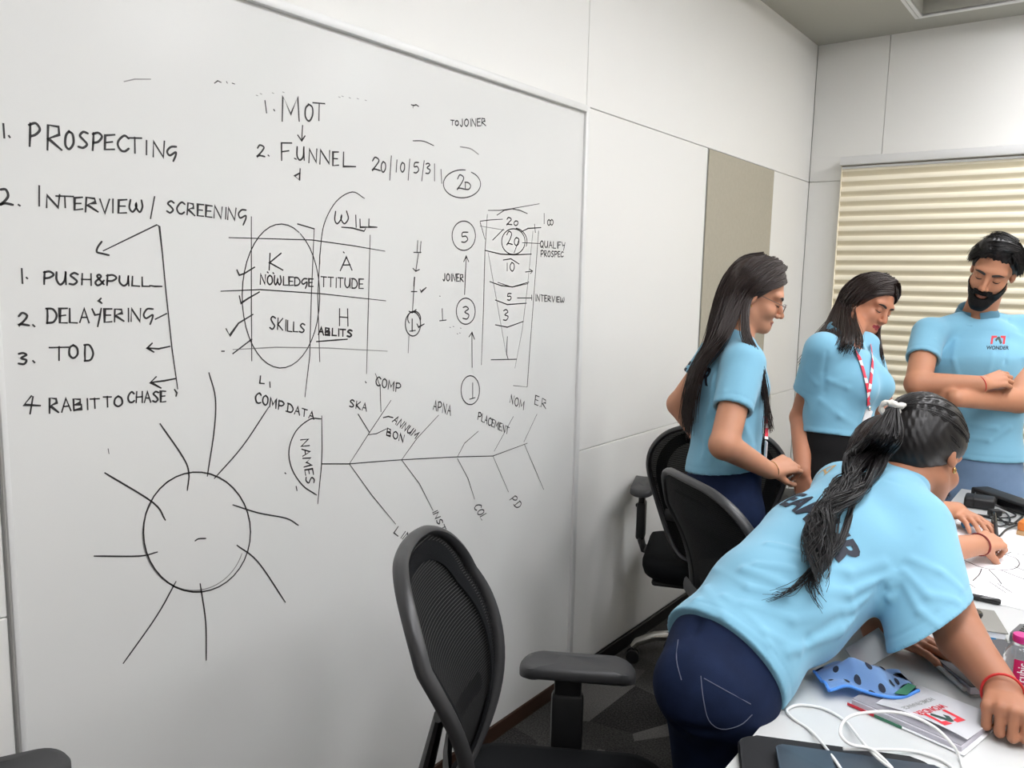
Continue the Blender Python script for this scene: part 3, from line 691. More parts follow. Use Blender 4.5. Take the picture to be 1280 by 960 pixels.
class Head:
    """origin midway between the ears; local x right, y forward, z up"""
    def __init__(s, c, fr, scale=.93): s.c = np.array(c, float); s.r, s.f, s.u = fr; s.k = scale
    def w(s, x, y, z): return s.c+s.k*(s.r*x+s.f*y+s.u*z)
    def loc(s, P): q = (P-V3(s.c)); return np.stack([q@V3(s.r), q@V3(s.f), q@V3(s.u)], 1)/f32(s.k)
    def on(s, x, z, fn):
        ys = np.linspace(.15, .0, 151, dtype=f32); P = np.array([s.w(x, y, z) for y in ys], dtype=f32); d = fn(P)
        i = int(np.argmax(d < 0)); return float(ys[i])
    def sp(s, az, el, off=.0, extra=0.0):
        """point above the skull; az 0 front, 90 right, el 90 top"""
        a, e = R(az), R(el); d = np.array((math.sin(a)*math.cos(e), math.cos(a)*math.cos(e), math.sin(e)))
        r = 1/math.sqrt((d[0]/(.073+off))**2+(d[1]/(.095+off*(.5 if d[1] > .5 else 1)))**2+(d[2]/(.082+off))**2)
        return s.w(*(d*(r+extra)+np.array((0, -.012, .045))))
    def skin(s, male=False):
        cz = 0 if male else .009; k = s.k; A = (s.r, s.f, s.u)
        def e(c, r): return ell(s.w(*c), [v*k for v in r], A)
        def c_(a, b, ra, rb): return cone(s.w(*a), s.w(*b), ra*k, rb*k)
        jw = 1.08 if male else 1.0
        parts = [(e((0, -.012, .045), (.073, .095, .082)), 0), (e((0, .030, -.030), (.056*jw, .062, .078-cz)), .03*k),
                 (c_((-.045*jw, .005, -.055), (-.012, .072, -.096+cz), .016, .016), .03*k), (c_((.045*jw, .005, -.055), (.012, .072, -.096+cz), .016, .016), .03*k),
                 (e((0, .072, -.098+cz), (.02*jw, .018, .016)), .02*k), (e((0, .070, .030), (.058, .022, .018)), .02*k),
                 (e((-.036, .060, -.028), (.026, .026, .024)), .02*k), (e((.036, .060, -.028), (.026, .026, .024)), .02*k),
                 (c_((0, .088, .012), (0, .112, -.030), .007, .0105), .012*k), (ball(s.w(-.0115, .1, -.036), .0085*k), .006*k), (ball(s.w(.0115, .1, -.036), .0085*k), .006*k)]
        base = union(parts)
        sock = [ball(s.w(-.031, .101, .006), .017*k), ball(s.w(.031, .101, .006), .017*k)]
        post = [(ball(s.w(-.031, .0775, .004), .0128*k), .003*k), (ball(s.w(.031, .0775, .004), .0128*k), .003*k),
                (e((0, .0885, -.0605), (.022, .0095, .0055)), .004*k), (e((0, .0870, -.0715), (.019, .0095, .0065)), .004*k)]
        for q in (-1, 1): post += [(e((q*.073, -.012, .0), (.011, .019, .031)), .006*k)]
        earc = [ell(s.w(q*.084, -.008, .004), [v*k for v in (.009, .010, .018)], A) for q in (-1, 1)]
        mouth = cone(s.w(-.019, .0985, -.066), s.w(.019, .0985, -.066), .0014*k, .0014*k)
        def f(P):
            d = base(P)
            for q in sock: d = smax(d, -q(P), .008*k)
            for q, kk in post: d = smin(d, q(P), kk)
            for q in earc: d = smax(d, -q(P), .004*k)
            return smax(d, -mouth(P), .003*k)
        return f
    def lip_mask(s, P):
        q = s.loc(P.astype(f32)); return (np.abs(q[:, 0]) < .023*(1-((q[:, 2]+.0665)/.0125)**2)) & (q[:, 2] > -.078) & (q[:, 2] < -.055) & (q[:, 1] > .085)
def hand(Wr, d, back, side, curls, scale=1.0, spread=.0, thumb=(.5, .6), wr=.024):
    """wrist, pointing direction, back-of-hand direction, +1 when the thumb lies towards cross(d, back); curls: bend per finger in degrees per joint"""
    d = nrm(d); back = np.array(back, float); back = nrm(back-d*(back@d)); lat = np.cross(d, back)*side; s = scale
    Wr = np.array(Wr, float); pal = []; fin = []
    lens = [(.041, .024, .020), (.045, .028, .021), (.042, .026, .020), (.033, .020, .017)]
    for i in range(4):
        off = (.030-.0195*i)*s; kn = Wr+d*((.090, .092, .087, .079)[i]*s)+lat*off+back*((.001, .004, .003, -.002)[i]*s)
        pal.append((cone(Wr+lat*off*.55+d*.008*s, kn, .0125*s, .0105*s), .012*s))
        ang = 0; p = kn; dd = nrm(d+lat*spread*(1.5-i)); fp = []
        c = curls[i] if hasattr(curls[i], '__len__') else (curls[i],)*3
        for j, l in enumerate(lens[i]):
            ang += R(c[j]); v = dd*math.cos(ang)-back*math.sin(ang); q = p+v*l*s
            fp.append(cone(p, q, (.0093, .0084, .0078, .0070)[j]*s, (.0084, .0078, .0070)[j]*s)); p = q
        fin.append(fp)
    b0 = Wr+lat*.020*s+d*.022*s-back*.008*s; td = nrm(d*(1-thumb[0])+lat*thumb[0]*1.3-back*thumb[1]*.5)
    b1 = b0+td*.043*s; td2 = nrm(td*.8+d*.45-lat*.15-back*thumb[1]*.5); b2 = b1+td2*.032*s; td3 = nrm(td2+d*.25-lat*.25); b3 = b2+td3*.025*s
    tf = [(cone(b0, b1, .0135*s, .0108*s), .012*s), (cone(b1, b2, .0102*s, .0092*s), .004), (cone(b2, b3, .0092*s, .0078*s), .003)]
    palm = union(pal)
    def f(P):
        e = palm(P)
        for fn, k in tf: e = smin(e, fn(P), k)
        for fp in fin:
            g_ = fp[0](P)
            for x in fp[1:]: g_ = smin(g_, x(P), .003)
            e = smin(e, g_, .004*s)
        return e
    return f
def band(c, ax, rx, ry, w, rad, name, m, parent, tilt=None):
    """a thread or bangle round a wrist"""
    ax = nrm(ax); a = np.cross(ax, w); a = nrm(a); b = np.cross(ax, a); c = np.array(c)
    pts = [c+a*rx*math.cos(t)+b*ry*math.sin(t) for t in np.linspace(0, 2*math.pi, 28)[:-1]]
    return MB().tube(pts, rad, 6, closed=True).build(name, m, parent)
def strands(name, guides, count, jit, r0, m, parent, n=14, wave=0.0, r1=.3, seed=1, bunch=1.0, faces=4, locks=0, lockw=0.0, cut=.8):
    """hair: every strand runs between neighbouring guides (lists of points)"""
    g_ = np.random.default_rng(seed); G = [np.array(catmull(g, 6)) for g in guides]
    def res(a):
        t = np.linspace(0, len(a)-1, n); i = np.minimum(t.astype(int), len(a)-2); u = (t-i)[:, None]; return a[i]*(1-u)+a[i+1]*u
    G = [res(a) for a in G]; verts = []; quads = []; T_ = np.linspace(0, 1, n)[:, None]
    LK = [(g_.integers(0, max(1, len(G)-1)), g_.random(), g_.normal(0, 1, 3)*jit*1.2, g_.random(3)*6.28, 2.2+1.6*g_.random(3), g_.random()) for _ in range(max(1, locks))]
    for q in range(count):
        i = g_.integers(0, max(1, len(G)-1)); u = g_.random()
        lk = LK[g_.integers(0, locks)] if locks else None
        if lk: i, u = lk[0], min(1, max(0, lk[1]+g_.normal()*.06))
        p = G[i]*(1-u)+G[min(i+1, len(G)-1)]*u if len(G) > 1 else G[0].copy()
        L = cut+(1.06-cut)*(.7*lk[5]+.3*g_.random() if lk else g_.random()); p = res(p[:max(3, int(n*min(1, L)))]) if L < 1 else p
        o0 = g_.normal(0, 1, 3)*jit*.6; o1 = g_.normal(0, 1, 3)*jit*bunch
        ph = g_.random(3)*6.28; fr = 2.0+g_.random(3)*1.5
        p = p+o0*(1-T_)+o1*T_+wave*np.sin(T_*fr*3.1+ph)*(.2+T_)
        if lk: p = p+lk[2]*T_+lockw*np.sin(T_*lk[4]*6.0+lk[3])*np.minimum(1, T_*2)*(.4+T_)
        rr = r0*(.7+.6*g_.random())*(1-(1-r1)*T_[:, 0]**2)
        t = np.gradient(p, axis=0); t /= np.linalg.norm(t, axis=1)[:, None]+1e-9
        a = np.cross(t, (.3, .5, .81)); a /= np.linalg.norm(a, axis=1)[:, None]+1e-9; b = np.cross(t, a)
        base = len(verts)*0+sum(len(v) for v in verts) if False else strands.nv
        ring = np.stack([p+(a*math.cos(2*math.pi*k/faces)+b*math.sin(2*math.pi*k/faces))*rr[:, None] for k in range(faces)], 1).reshape(-1, 3)
        verts.append(ring); idx = np.arange(n*faces).reshape(n, faces)+strands.nv
        qd = np.stack([idx[:-1], np.roll(idx[:-1], -1, 1), np.roll(idx[1:], -1, 1), idx[1:]], -1).reshape(-1, 4); quads.append(qd); strands.nv += n*faces
    strands.nv = 0
    Vv = np.concatenate(verts); Q = np.concatenate(quads)
    me = bpy.data.meshes.new(name); me.vertices.add(len(Vv)); me.vertices.foreach_set('co', Vv.astype(f32).ravel())
    me.loops.add(Q.size); me.loops.foreach_set('vertex_index', Q.ravel().astype(np.int32)); me.polygons.add(len(Q))
    me.polygons.foreach_set('loop_start', np.arange(0, Q.size, 4, dtype=np.int32)); me.polygons.foreach_set('use_smooth', np.ones(len(Q), bool)); me.update(calc_edges=True)
    return link(name, me, m, parent)
strands.nv = 0
def text_on(bv, text, origin, ux, uy, nv, size, m, name, parent, width=None, off=.0012, bold=.03, step=.008, font_scale_x=1.0):
    """letters draped on a surface: baseline start, right, up and outward directions"""
    cu = bpy.data.curves.new('lettering', 'FONT'); cu.body = text; cu.size = 1.0; cu.offset = bold; cu.resolution_u = 3
    ob = bpy.data.objects.new('lettering', cu); COL.objects.link(ob); dg = bpy.context.evaluated_depsgraph_get()
    me = bpy.data.meshes.new_from_object(ob.evaluated_get(dg)); bpy.data.objects.remove(ob); bpy.data.curves.remove(cu)
    bm = bmesh.new(); bm.from_mesh(me); bpy.data.meshes.remove(me)
    xs = [v.co.x for v in bm.verts]; x0, x1 = min(xs), max(xs); hh = .69
    sx = (width/(x1-x0)) if width else size/hh*font_scale_x; sy = size/hh
    for v in bm.verts: v.co = Vector(((v.co.x-x0)*sx, v.co.y*sy, 0))
    W_ = (x1-x0)*sx
    for k in range(1, int(W_/step)+1): bmesh.ops.bisect_plane(bm, geom=bm.verts[:]+bm.edges[:]+bm.faces[:], plane_co=(k*step, 0, 0), plane_no=(1, 0, 0))
    for k in range(0, int(size/step)+2): bmesh.ops.bisect_plane(bm, geom=bm.verts[:]+bm.edges[:]+bm.faces[:], plane_co=(0, k*step, 0), plane_no=(0, 1, 0))
    o, ux, uy, nv = Vector(origin), Vector(nrm(ux)), Vector(nrm(uy)), Vector(nrm(nv)); dead = []
    for v in bm.verts:
        p = o+ux*v.co.x+uy*v.co.y
        r = bv.ray_cast(p+nv*.12, -nv, .3) if bv is not None else (p, nv)
        if r[0] is None: dead.append(v); v.co = p
        else: v.co = r[0]+nv*off
    if dead: bmesh.ops.delete(bm, geom=dead, context='VERTS')
    me = bpy.data.meshes.new(name); bm.to_mesh(me); bm.free()
    return link(name, me, m, parent)

# ---------------------------------------------------------------- people
def skin_mat(name, rgb): return mat(name, rgb, .5, var=.05, vscale=25, sss=.12, spec=.35)
M_skA = skin_mat('skin_warm_brown', (168, 115, 88)); M_skB = skin_mat('skin_tan', (192, 137, 108)); M_skC = skin_mat('skin_brown', (182, 124, 96)); M_skD = skin_mat('skin_olive', (188, 132, 102))
M_lip = mat('lips', (152, 86, 76), .45); M_lipm = mat('lips_pale', (158, 102, 84), .5); M_beard = mat('beard_hair', (17, 15, 15), .65, spec=.2); M_lipdark = mat('lips_red', (150, 50, 58), .35)
M_shirt = mat('aqua_polo_cotton', (126, 180, 205), .85, bump=.12, bscale=900, spec=.2, sheen=.2)
M_hair = mat('black_hair', (19, 16, 16), .4, spec=.35); M_hairb = mat('dark_brown_hair', (44, 32, 28), .38, spec=.5)
M_brow = mat('eyebrow_hair', (28, 22, 20), .7)
M_jeans = mat('dark_blue_denim', (24, 35, 62), .85, var=.45, vscale=22, bump=.25, bscale=900, spec=.15)
M_jeansl = mat('light_blue_denim', (118, 142, 172), .85, var=.12, vscale=25, bump=.25, bscale=900, spec=.15)
M_trouser = mat('black_trousers', (22, 21, 22), .85, spec=.2)
M_shoe = mat('dark_shoes', (35, 33, 32), .5)
M_red = mat('red_thread', (196, 42, 40), .7); M_maroon = mat('maroon_thread', (130, 45, 42), .7)
M_gold = mat('gold', (220, 180, 120), .25, 1.0)
M_print = mat('navy_black_print', (30, 36, 50), .7); M_tan = mat('tan_print', (186, 152, 100), .7); M_greyprint = mat('pale_grey_print', (150, 175, 185), .7)
M_whitecloth = mat('white_satin', (226, 222, 214), .45); M_lan = mat('lanyard_red', (222, 52, 74), .6); M_lanw = mat('lanyard_white', (240, 228, 228), .6)
M_card = mat('id_card', (225, 226, 228), .3); M_clear = mat('clear_plastic', (205, 210, 212), .4, trans=.55, spec=.6)
M_logored = mat('logo_red', (206, 36, 52), .5); M_logodark = mat('logo_dark', (38, 66, 60), .5)
M_eye = mat('eye_white', (215, 208, 200), .25); M_lash = mat('eyelash', (20, 15, 14), .6)

def person(name, label):
    t = empty(name); tag(t, label, 'person', 'people in aqua polo shirts'); return t
def torso_fn(st, k=.03, s=1.0):
    return [(eseg(a[0], b[0], (a[1]*s, a[2]*s), (b[1]*s, b[2]*s), a[3], b[3]), k) for a, b in zip(st, st[1:])]
def polo(root, st, hem, sleeves, neck, folds=(), h=.0045, extra=(), cut=None, m=None, k=.035, traps=(.045, .05), vcut=None):
    """st stations, hem (point, outward normal), sleeves [(p0, p1, r0, r1)], neck (a, b, r)"""
    base = union(torso_fn(st)); hp = plane(*hem); ng = cone(neck[0], neck[1], neck[2], neck[2]) if neck else None
    sl = []
    for p0, p1, r0, r1, *hn_ in sleeves:
        p0, p1 = np.array(p0), np.array(p1); ax = nrm(p1-p0); L = np.linalg.norm(p1-p0); e_ = .11 if hn_ else .05
        pn = nrm(hn_[0]) if hn_ else ax
        sl.append((cone(p0, p1+ax*e_, r0, r1+(r1-r0)*e_/L), plane(p1, pn), cone(p1-ax*.006, p1+ax*.1, r1-.012, r1-.012), p1-pn*.022, pn))
    top = st[-1][0]; trap = [(cone(top+(s[0]-top)*.12, top+(s[0]-top)*.92, traps[0], min(traps[1], s[2]*.85)), .03) for s in sleeves] if traps else []
    ff = folds_fn(folds) if folds else None; ex = list(extra); hemc = V3(hem[0]); hn = V3(nrm(hem[1]))
    def f(P):
        d = base(P)
        for e, kk in ex+trap: d = smin(d, e(P), kk)
        if ff is not None: d = d-ff(P)
        d = np.maximum(d, hp(P))
        g_ = (P-hemc)@hn; d = d+.0012*np.exp(-((g_+.022)/.003)**2)
        for c, pl, inn, gp, ax in sl:
            e = c(P)
            if ff is not None: e = e-ff(P)*.8
            e = e+.0014*np.exp(-(((P-V3(gp))@V3(ax))/.0028)**2)
            e = np.maximum(np.maximum(e, pl(P)), -inn(P)); d = smin(d, e, k)
        if ng is not None: d = smax(d, -ng(P), .006)
        if cut is not None: d = np.maximum(d, -cut(P))
        if vcut is not None: d = smax(d, -vcut(P), .004)
        return d
    pts = np.array([s[0] for s in st]+[s[0] for s in sleeves]+[s[1] for s in sleeves])
    return iso('polo_shirt', f, pts.min(0)-.24, pts.max(0)+.2, h, m or M_shirt, root)
def trousers(root, hips, knees, feet, waist, m, h=.007, name='trousers', extra=(), r=(.092, .062, .052), top=None, groove=None):
    parts = [(eseg(waist[0], (np.array(hips[0])+np.array(hips[1]))/2, waist[1], (waist[1][0]*1.05, waist[1][1]*1.05), np.array(hips[1])-np.array(hips[0])), .05)]
    for a, b, c in zip(hips, knees, feet): parts += [(cone(a, b, r[0], r[1]), .05), (cone(b, np.array(c)+(0, 0, .06), r[1], r[2]), .03)]
    parts += list(extra); u = union(parts); pts = np.array(list(hips)+list(knees)+list(feet)+[waist[0]])
    bot = min(p[2] for p in feet)+.055; tp = top or plane(np.array(waist[0])+(0, 0, waist[2]), (0, 0, 1))
    gf = folds_fn(groove) if groove else None
    def f(P):
        d = u(P)
        if gf is not None: d = d+gf(P)
        return np.maximum(np.maximum(d, tp(P)), bot-P[:, 2])
    return iso(name, f, pts.min(0)-(.22, .22, .05), pts.max(0)+(.22, .22, .2), h, m, root)
def shoes(root, feet, fwd):
    fwd = nrm((fwd[0], fwd[1], 0)); lat = np.array((-fwd[1], fwd[0], 0))
    for p in feet:
        p = np.array((p[0], p[1], 0))
        f = union([(ell(p+fwd*.13+(0, 0, .035), (.045, .075, .035), (lat, fwd, (0, 0, 1))), .02), (ell(p+fwd*.02+(0, 0, .045), (.036, .075, .045), (lat, fwd, (0, 0, 1))), .03), (cone(p+(0, 0, .05), p+(0, 0, .09), .036, .036), .02)])
        iso('shoe', lambda P: np.maximum(f(P), .002-P[:, 2]), p-(.28, .28, .02), p+(.28, .28, .16), .008, M_shoe, root)
def arm(a, b, c, r): return [(cone(a, b, r[0], r[1]), .03), (cone(b, c, r[1]*1.02, r[2]), .012)]
def body(root, head, parts, hands, st, h, msk, mlip, male=False, feet=None, bounds=None, name='body'):
    hs = head.skin(male); core = union(torso_fn(st, s=.86)+[(hs, .02)]+parts); hf = hands
    def f(P):
        d = core(P)
        for e in hf: d = smin(d, e(P), .012)
        return d
    pts = np.array(bounds); return iso(name, f, pts.min(0)-.16, pts.max(0)+.16, h, [msk, mlip], root, mat_fn=lambda C: head.lip_mask(C))
def features(root, head, brow=1.0, look=-1, male=False):
    """eyes half closed by the lids, lashes and brows"""
    k = head.k; sk = head.skin(male)
    def on(x, z, o): return head.w(x, head.on(x, z, sk)+o, z)
    for q in (-1, 1):
        MB().tube([on(q*(.031+x), -.0005-.0035*(1-(x/.0135)**2), .0006) for x in np.linspace(-.0135, .0135, 9)], [.5*k, .9*k, 1.2*k, 1.3*k, 1.3*k, 1.3*k, 1.2*k, .9*k, .5*k], 6, flat=(.0016, .0016)).build('eyelashes', M_lash, root)
        n = 9; b = MB()
        pts = []
        for i in range(n):
            x = .012+.040*i/(n-1); pts.append(on(q*x, .0225+.006*math.sin(math.pi*i/(n-1)*.8), .0006))
        b.tube(pts, [1, 1.2, 1.3, 1.3, 1.2, 1.1, .9, .6, .25], 6, flat=((.0045 if male else .0028)*k, .004*k), up=head.f).build('eyebrow', M_brow, root)
def collar(root, c, ax, fw, rin, drop=.045, flare=.020, open_deg=26, stand=.018, m=None, bvs=None, th=.0026):
    """folded polo collar round the neck"""
    ax = nrm(ax); fw = np.array(fw, float); fw = nrm(fw-ax*(fw@ax)); rt = np.cross(fw, ax); c = np.array(c, float)
    def fn(u, v):
        an = R(open_deg+(360-2*open_deg)*u); dirv = fw*math.cos(an)+rt*math.sin(an); tip = max(0, math.cos(an))**2
        # v: 0 inside bottom, .3 top fold, 1 outer hem
        if v < .3: r, z = rin, stand*(v/.3)
        else:
            q = (v-.3)/.7; r = rin+.004+flare*q+.010*tip*q; z = stand-(drop*(1+.25*tip))*q**1.1
        z += -.35*(1+math.cos(an))*.5*.055
        if bvs is not None and v >= .3:
            o = Vector(c+ax*z); hh = bvs.ray_cast(o, Vector(dirv), .2)
            if hh[0] is not None and hh[1].dot(Vector(dirv)) > 0: r = max(r, min(r+.05, (hh[0]-o).length+.006))
        return Vector(c+dirv*r+ax*z)
    return MB().grid(fn, 48, 10, th).build('collar', m or M_shirt, root, angle=70)

# ===== the woman leaning over the table
pL = person('person', 'woman leaning over the table in aqua TEAM HR polo, long wavy black ponytail')
shR, shL = at(1140, 664, 1.73), at(1052, 612, 1.96)
wt = shR-shL; wh = at(958, 878, 1.47)-at(848, 778, 1.65)
stL = [(at(884, 860, 1.50), .116, .104, wh), (at(908, 822, 1.56), .128, .108, wh), (at(966, 752, 1.64), .132, .106, .5*wh/np.linalg.norm(wh)+.5*wt/np.linalg.norm(wt)), (at(1040, 684, 1.76), .158, .110, wt), (at(1092, 636, 1.84), .150, .085, wt), (at(1122, 606, 1.88), .07, .06, wt)]
axL = nrm(stL[3][0]-stL[1][0])
def px_fold(a, b, w, amp, d): return (at(*a, d), at(*b, d+.0), w, amp)
hmp = at(903, 828, 1.555)
tcut = ell((1.6, 1.6, .545), (.52, 2.0, .2))
def tcut(P): return np.maximum(np.maximum(1.088-P[:, 0], P[:, 2]-.7435), -1-P[:, 0])
def shirtL(folds=()):
    return polo(pL, stL, (hmp, -axL), [(shR, at(1163, 782, 1.585), .084, .086, CAM_R*.5-CAM_U*.8-CAM_F*.35), (shL, at(1080, 700, 1.98), .066, .066)], (at(1126, 600, 1.885), at(1150, 578, 1.92), .052), folds, h=.0042,
                extra=[(cone(at(1072, 712, 1.72), at(1012, 786, 1.62), .05, .055), .06)], cut=tcut)
tmp = shirtL(); bv = bvh_of(tmp)
FL = []
def fold(p, w, amp, off=0.0):
    q = [hit(bv, *x) for x in p]
    for a, b in zip(q, q[1:]):
        if a is not None and b is not None: FL.append((a, b, w, amp))
for p, w, amp in (
    ([(1118, 718), (1060, 742), (985, 735), (930, 712)], .010, .007), ([(1120, 728), (1065, 760), (990, 775), (930, 755)], .009, .006), ([(1115, 745), (1050, 790), (985, 815)], .010, .006),
    ([(892, 712), (935, 735), (985, 748)], .008, .005), ([(900, 690), (945, 706), (990, 712)], .008, .006), ([(920, 668), (960, 680), (1000, 690)], .008, .006), ([(935, 652), (975, 660)], .007, .005), ([(955, 632), (990, 640)], .007, .004),
    ([(880, 735), (905, 770), (960, 805)], .009, .005), ([(870, 750), (890, 790), (940, 830)], .009, .005), ([(905, 745), (955, 790), (1000, 815)], .008, .004),
    ([(960, 850), (1010, 800), (1050, 770)], .010, -.004), ([(1130, 715), (1160, 745), (1195, 752)], .009, .006), ([(1128, 725), (1150, 765), (1170, 780)], .008, .005), ([(1140, 700), (1175, 715), (1200, 735)], .009, .004),
    ([(1196, 632), (1150, 662), (1120, 712)], .0035, -.0018), ([(855, 770), (900, 825), (960, 868)], .009, .003), ([(1000, 700), (1060, 715), (1105, 705)], .012, .004)):
    fold(p, w, amp)
bpy.data.objects.remove(tmp)
shirt = shirtL(FL); bv = bvh_of(shirt)
elR, wrR = at(1203, 800, 1.575), at(1250, 886, 1.47); wrR[2] = max(wrR[2], .797)
knR = onz(1264, 924, .798)
elL, wrL = at(1092, 742, 1.93), onz(1098, 789, .778)
hdL = Head(at(1152, 570, 1.92), frame(72, -32, -10), 1.03)
nk0 = stL[4][0]
bp = [(cone(nk0, hdL.w(0, -.03, -.05), .054, .050), .03)]+arm(shR, elR, wrR, (.062, .044, .0315))+arm(shL, elL, wrL, (.06, .05, .034))
bpk = nrm(np.array(CAM_LOC)-knR)*.5+np.array((0, 0, 1))
hR = hand(wrR, knR-wrR, bpk, -1, [(74, 88, 50), (74, 90, 50), (76, 90, 50), (78, 90, 50)], .98, .0, (.5, .5))
dL = onz(1146, 803, .778)-wrL
hL = hand(wrL, dL, (0, 0, 1), -1, [(8, 15, 14), (8, 16, 14), (9, 16, 14), (10, 16, 14)], .95, .06, (.6, .2))
body(pL, hdL, bp, [hR, hL], [(s_[0], s_[1]*.8, s_[2]*.8, s_[3]) for s_ in stL[:1]]+[(s_[0], s_[1]*.88, s_[2]*.88, s_[3]) for s_ in stL[1:3]]+stL[3:], .0036, M_skA, M_lip, bounds=[s[0] for s in stL]+[shR, shL, elR, wrR, knR, elL, wrL, hdL.c])
features(pL, hdL)
hips = [np.array((.935, 1.50, .77)), np.array((1.0, 1.415, .76))]; kn = [h_*(1, 1, 0)+(.01, .04, .43) for h_ in hips]; ft = [np.array((.95, 1.60, 0)), np.array((1.04, 1.50, 0))]
bt = [] if False else torso_fn(stL[:3], .02, .88)+[(ell(at(896, 850, 1.55), (.05, .06, .075)), .04), (ell(at(930, 884, 1.49), (.055, .06, .075)), .04), (cone(at(884, 864, 1.535), (.945, 1.50, .40), .074, .062), .04), (cone((.985, 1.405, .74), (1.0, 1.45, .40), .080, .064), .04)]
jn = trousers(pL, hips, kn, ft, (at(912, 818, 1.57), (.125, .10), .03), M_jeans, .006, 'jeans', extra=bt, r=(.070, .062, .052), top=plane(at(914, 814, 1.57), axL), groove=[(at(874, 780, 1.53), at(858, 850, 1.47), .012, .008), (at(858, 850, 1.47), at(852, 905, 1.48), .014, .016), (at(905, 925, 1.40), at(860, 905, 1.45), .012, .006), (at(880, 940, 1.42), at(925, 930, 1.38), .012, .005)])
shoes(pL, ft, (.8, .6))
jb = bvh_of(jn); M_stitch = mat('denim_stitching', (92, 98, 118), .8)
def stitch(pts, r=.0009):
    q = [hit(jb, *p, .001) for p in pts]; q = [x for x in q if x is not None]
    if len(q) > 1: MB().tube(catmull(q, 4), r, 5).build('pocket_stitching', M_stitch, jn)
stitch([(876, 845), (879, 872), (886, 900), (902, 911), (925, 906), (940, 893)]); stitch([(880, 848), (905, 862), (938, 880)]); stitch([(848, 800), (846, 825), (852, 850)])
M_jeansfade = mat('faded_denim', (62, 88, 134), .85, var=.2, vscale=40, bump=.25, bscale=900)
# hair: slick cap, tie, wavy ponytail
def cap(root, head, off, reg, m, h=.0035, extra=(), name='hair', grain=None, taper=.25, jag=0.0):
    k = head.k; A = (head.r, head.f, head.u)
    parts = [(ell(head.w(0, -.012, .045), [(.073+off)*k, (.095+off)*k, (.082+off)*k], A), 0)]+[(ell(head.w(*c), [v*k for v in r], A), .03*k) for c, r in extra]
    u = union(parts)
    def f(P):
        q = head.loc(P); d = u(P)+off*k*(1-taper)*np.clip((q[:, 1]-.02)/.06, 0, 1)
        if grain: d = d+grain(q)
        if jag: q = q+np.stack([0*q[:, 0], 0*q[:, 0], jag*(np.sin(q[:, 0]*190+1)+.7*np.sin(q[:, 0]*430)+.9*np.sin(q[:, 0]*70+2.2))], 1)
        for (y0, z0), (ny, nz) in reg: d = smax(d, ((q[:, 1]-y0)*ny+(q[:, 2]-z0)*nz)*k, .012*k)
        return d
    return iso(name, f, head.c-.2, head.c+.2, h, m, root)
def arc(head, A, B, off, n=7, extra=0.0):
    def dv(ae): a_, e_ = R(ae[0]), R(ae[1]); return np.array((math.sin(a_)*math.cos(e_), math.cos(a_)*math.cos(e_), math.sin(e_)))
    a_, b_ = dv(A), dv(B); w_ = math.acos(max(-1, min(1, a_@b_))); out = []
    for t in np.linspace(0, 1, n):
        v = (math.sin((1-t)*w_)*a_+math.sin(t*w_)*b_)/math.sin(w_)
        out.append(head.sp(math.degrees(math.atan2(v[0], v[1])), math.degrees(math.asin(max(-1, min(1, v[2])))), off, extra))
    return out
gr = lambda q: .0012*np.sin(q[:, 0]*420+q[:, 2]*60)*np.cos(q[:, 2]*130)
hair = cap(pL, hdL, .018, [((.075, .075), (.85, -.45)), ((.012, -.005), (.72, -.69))], M_hair, extra=[((0, -.07, .0), (.066, .05, .07))], grain=gr)
hb = bvh_of(hair); tie = hit(hb, 1117, 513, .010, at(1117, 513, 1.83))
# combed strands over the cap towards the tie
gd = []
tl = hdL.loc(np.array([tie], dtype=f32))[0]-np.array((0, -.012, .045)); TA = (math.degrees(math.atan2(tl[0], tl[1])), math.degrees(math.asin(tl[2]/np.linalg.norm(tl))))
for az, el in ((-118, -38), (-95, -20), (-75, 0), (-62, 15), (-48, 28), (-30, 38), (-10, 42), (10, 42), (30, 38), (48, 28), (62, 15), (75, 0), (95, -20), (118, -38), (140, -48), (165, -52), (-170, -52), (-145, -48), (-118, -38)):
    gd.append(arc(hdL, (az, el), TA, .0185)[:-1]+[tie])
strands('combed_strands', gd, 620, .0012, .0011, M_hair, hair, n=16, seed=3, bunch=.8, cut=1.0)
def fl(pts, off):   # guide lying on the back
    out = []
    for x, y, d in pts:
        q = hit(bv, x, y, off); out.append(at(x, y, d) if (q is None or d > 0) else q)
    return out
G1 = fl([(1112, 514, 1.83), (1086, 540, 1.80), (1066, 572, 1.78), (1057, 605, 0), (1032, 645, 0), (1010, 688, 0), (1002, 728, 0)], .018)
G2 = fl([(1114, 514, 1.82), (1096, 548, 1.78), (1076, 585, 0), (1058, 622, 0), (1034, 658, 0), (1014, 698, 0), (1008, 735, 0)], .045)
G3 = fl([(1118, 514, 1.82), (1112, 548, 1.77), (1092, 588, 0), (1068, 625, 0), (1034, 660, 0), (1018, 698, 0), (1012, 735, 0)], .040)
G4 = fl([(1122, 514, 1.83), (1130, 548, 1.78), (1108, 586, 0), (1072, 622, 0), (1032, 655, 0), (1016, 692, 0), (1012, 726, 0)], .018)
pt = strands('ponytail', [G1, G2, G3, G4], 620, .0045, .0018, M_hair, hair, n=34, wave=.002, seed=5, bunch=.9, locks=24, lockw=.010, cut=.72)
G5 = fl([(1060, 600, 0), (1045, 650, 0), (1036, 690, 0), (1012, 720, 0), (985, 740, 0), (958, 752, 0)], .014); G6 = fl([(1070, 620, 0), (1050, 680, 0), (1028, 705, 0), (1012, 730, 0), (1022, 760, 0)], .012)
strands('loose_lock', [G5], 26, .004, .0010, M_hair, hair, n=22, wave=.006, seed=8); strands('loose_lock', [G6], 40, .004, .0012, M_hair, hair, n=22, wave=.006, seed=9)
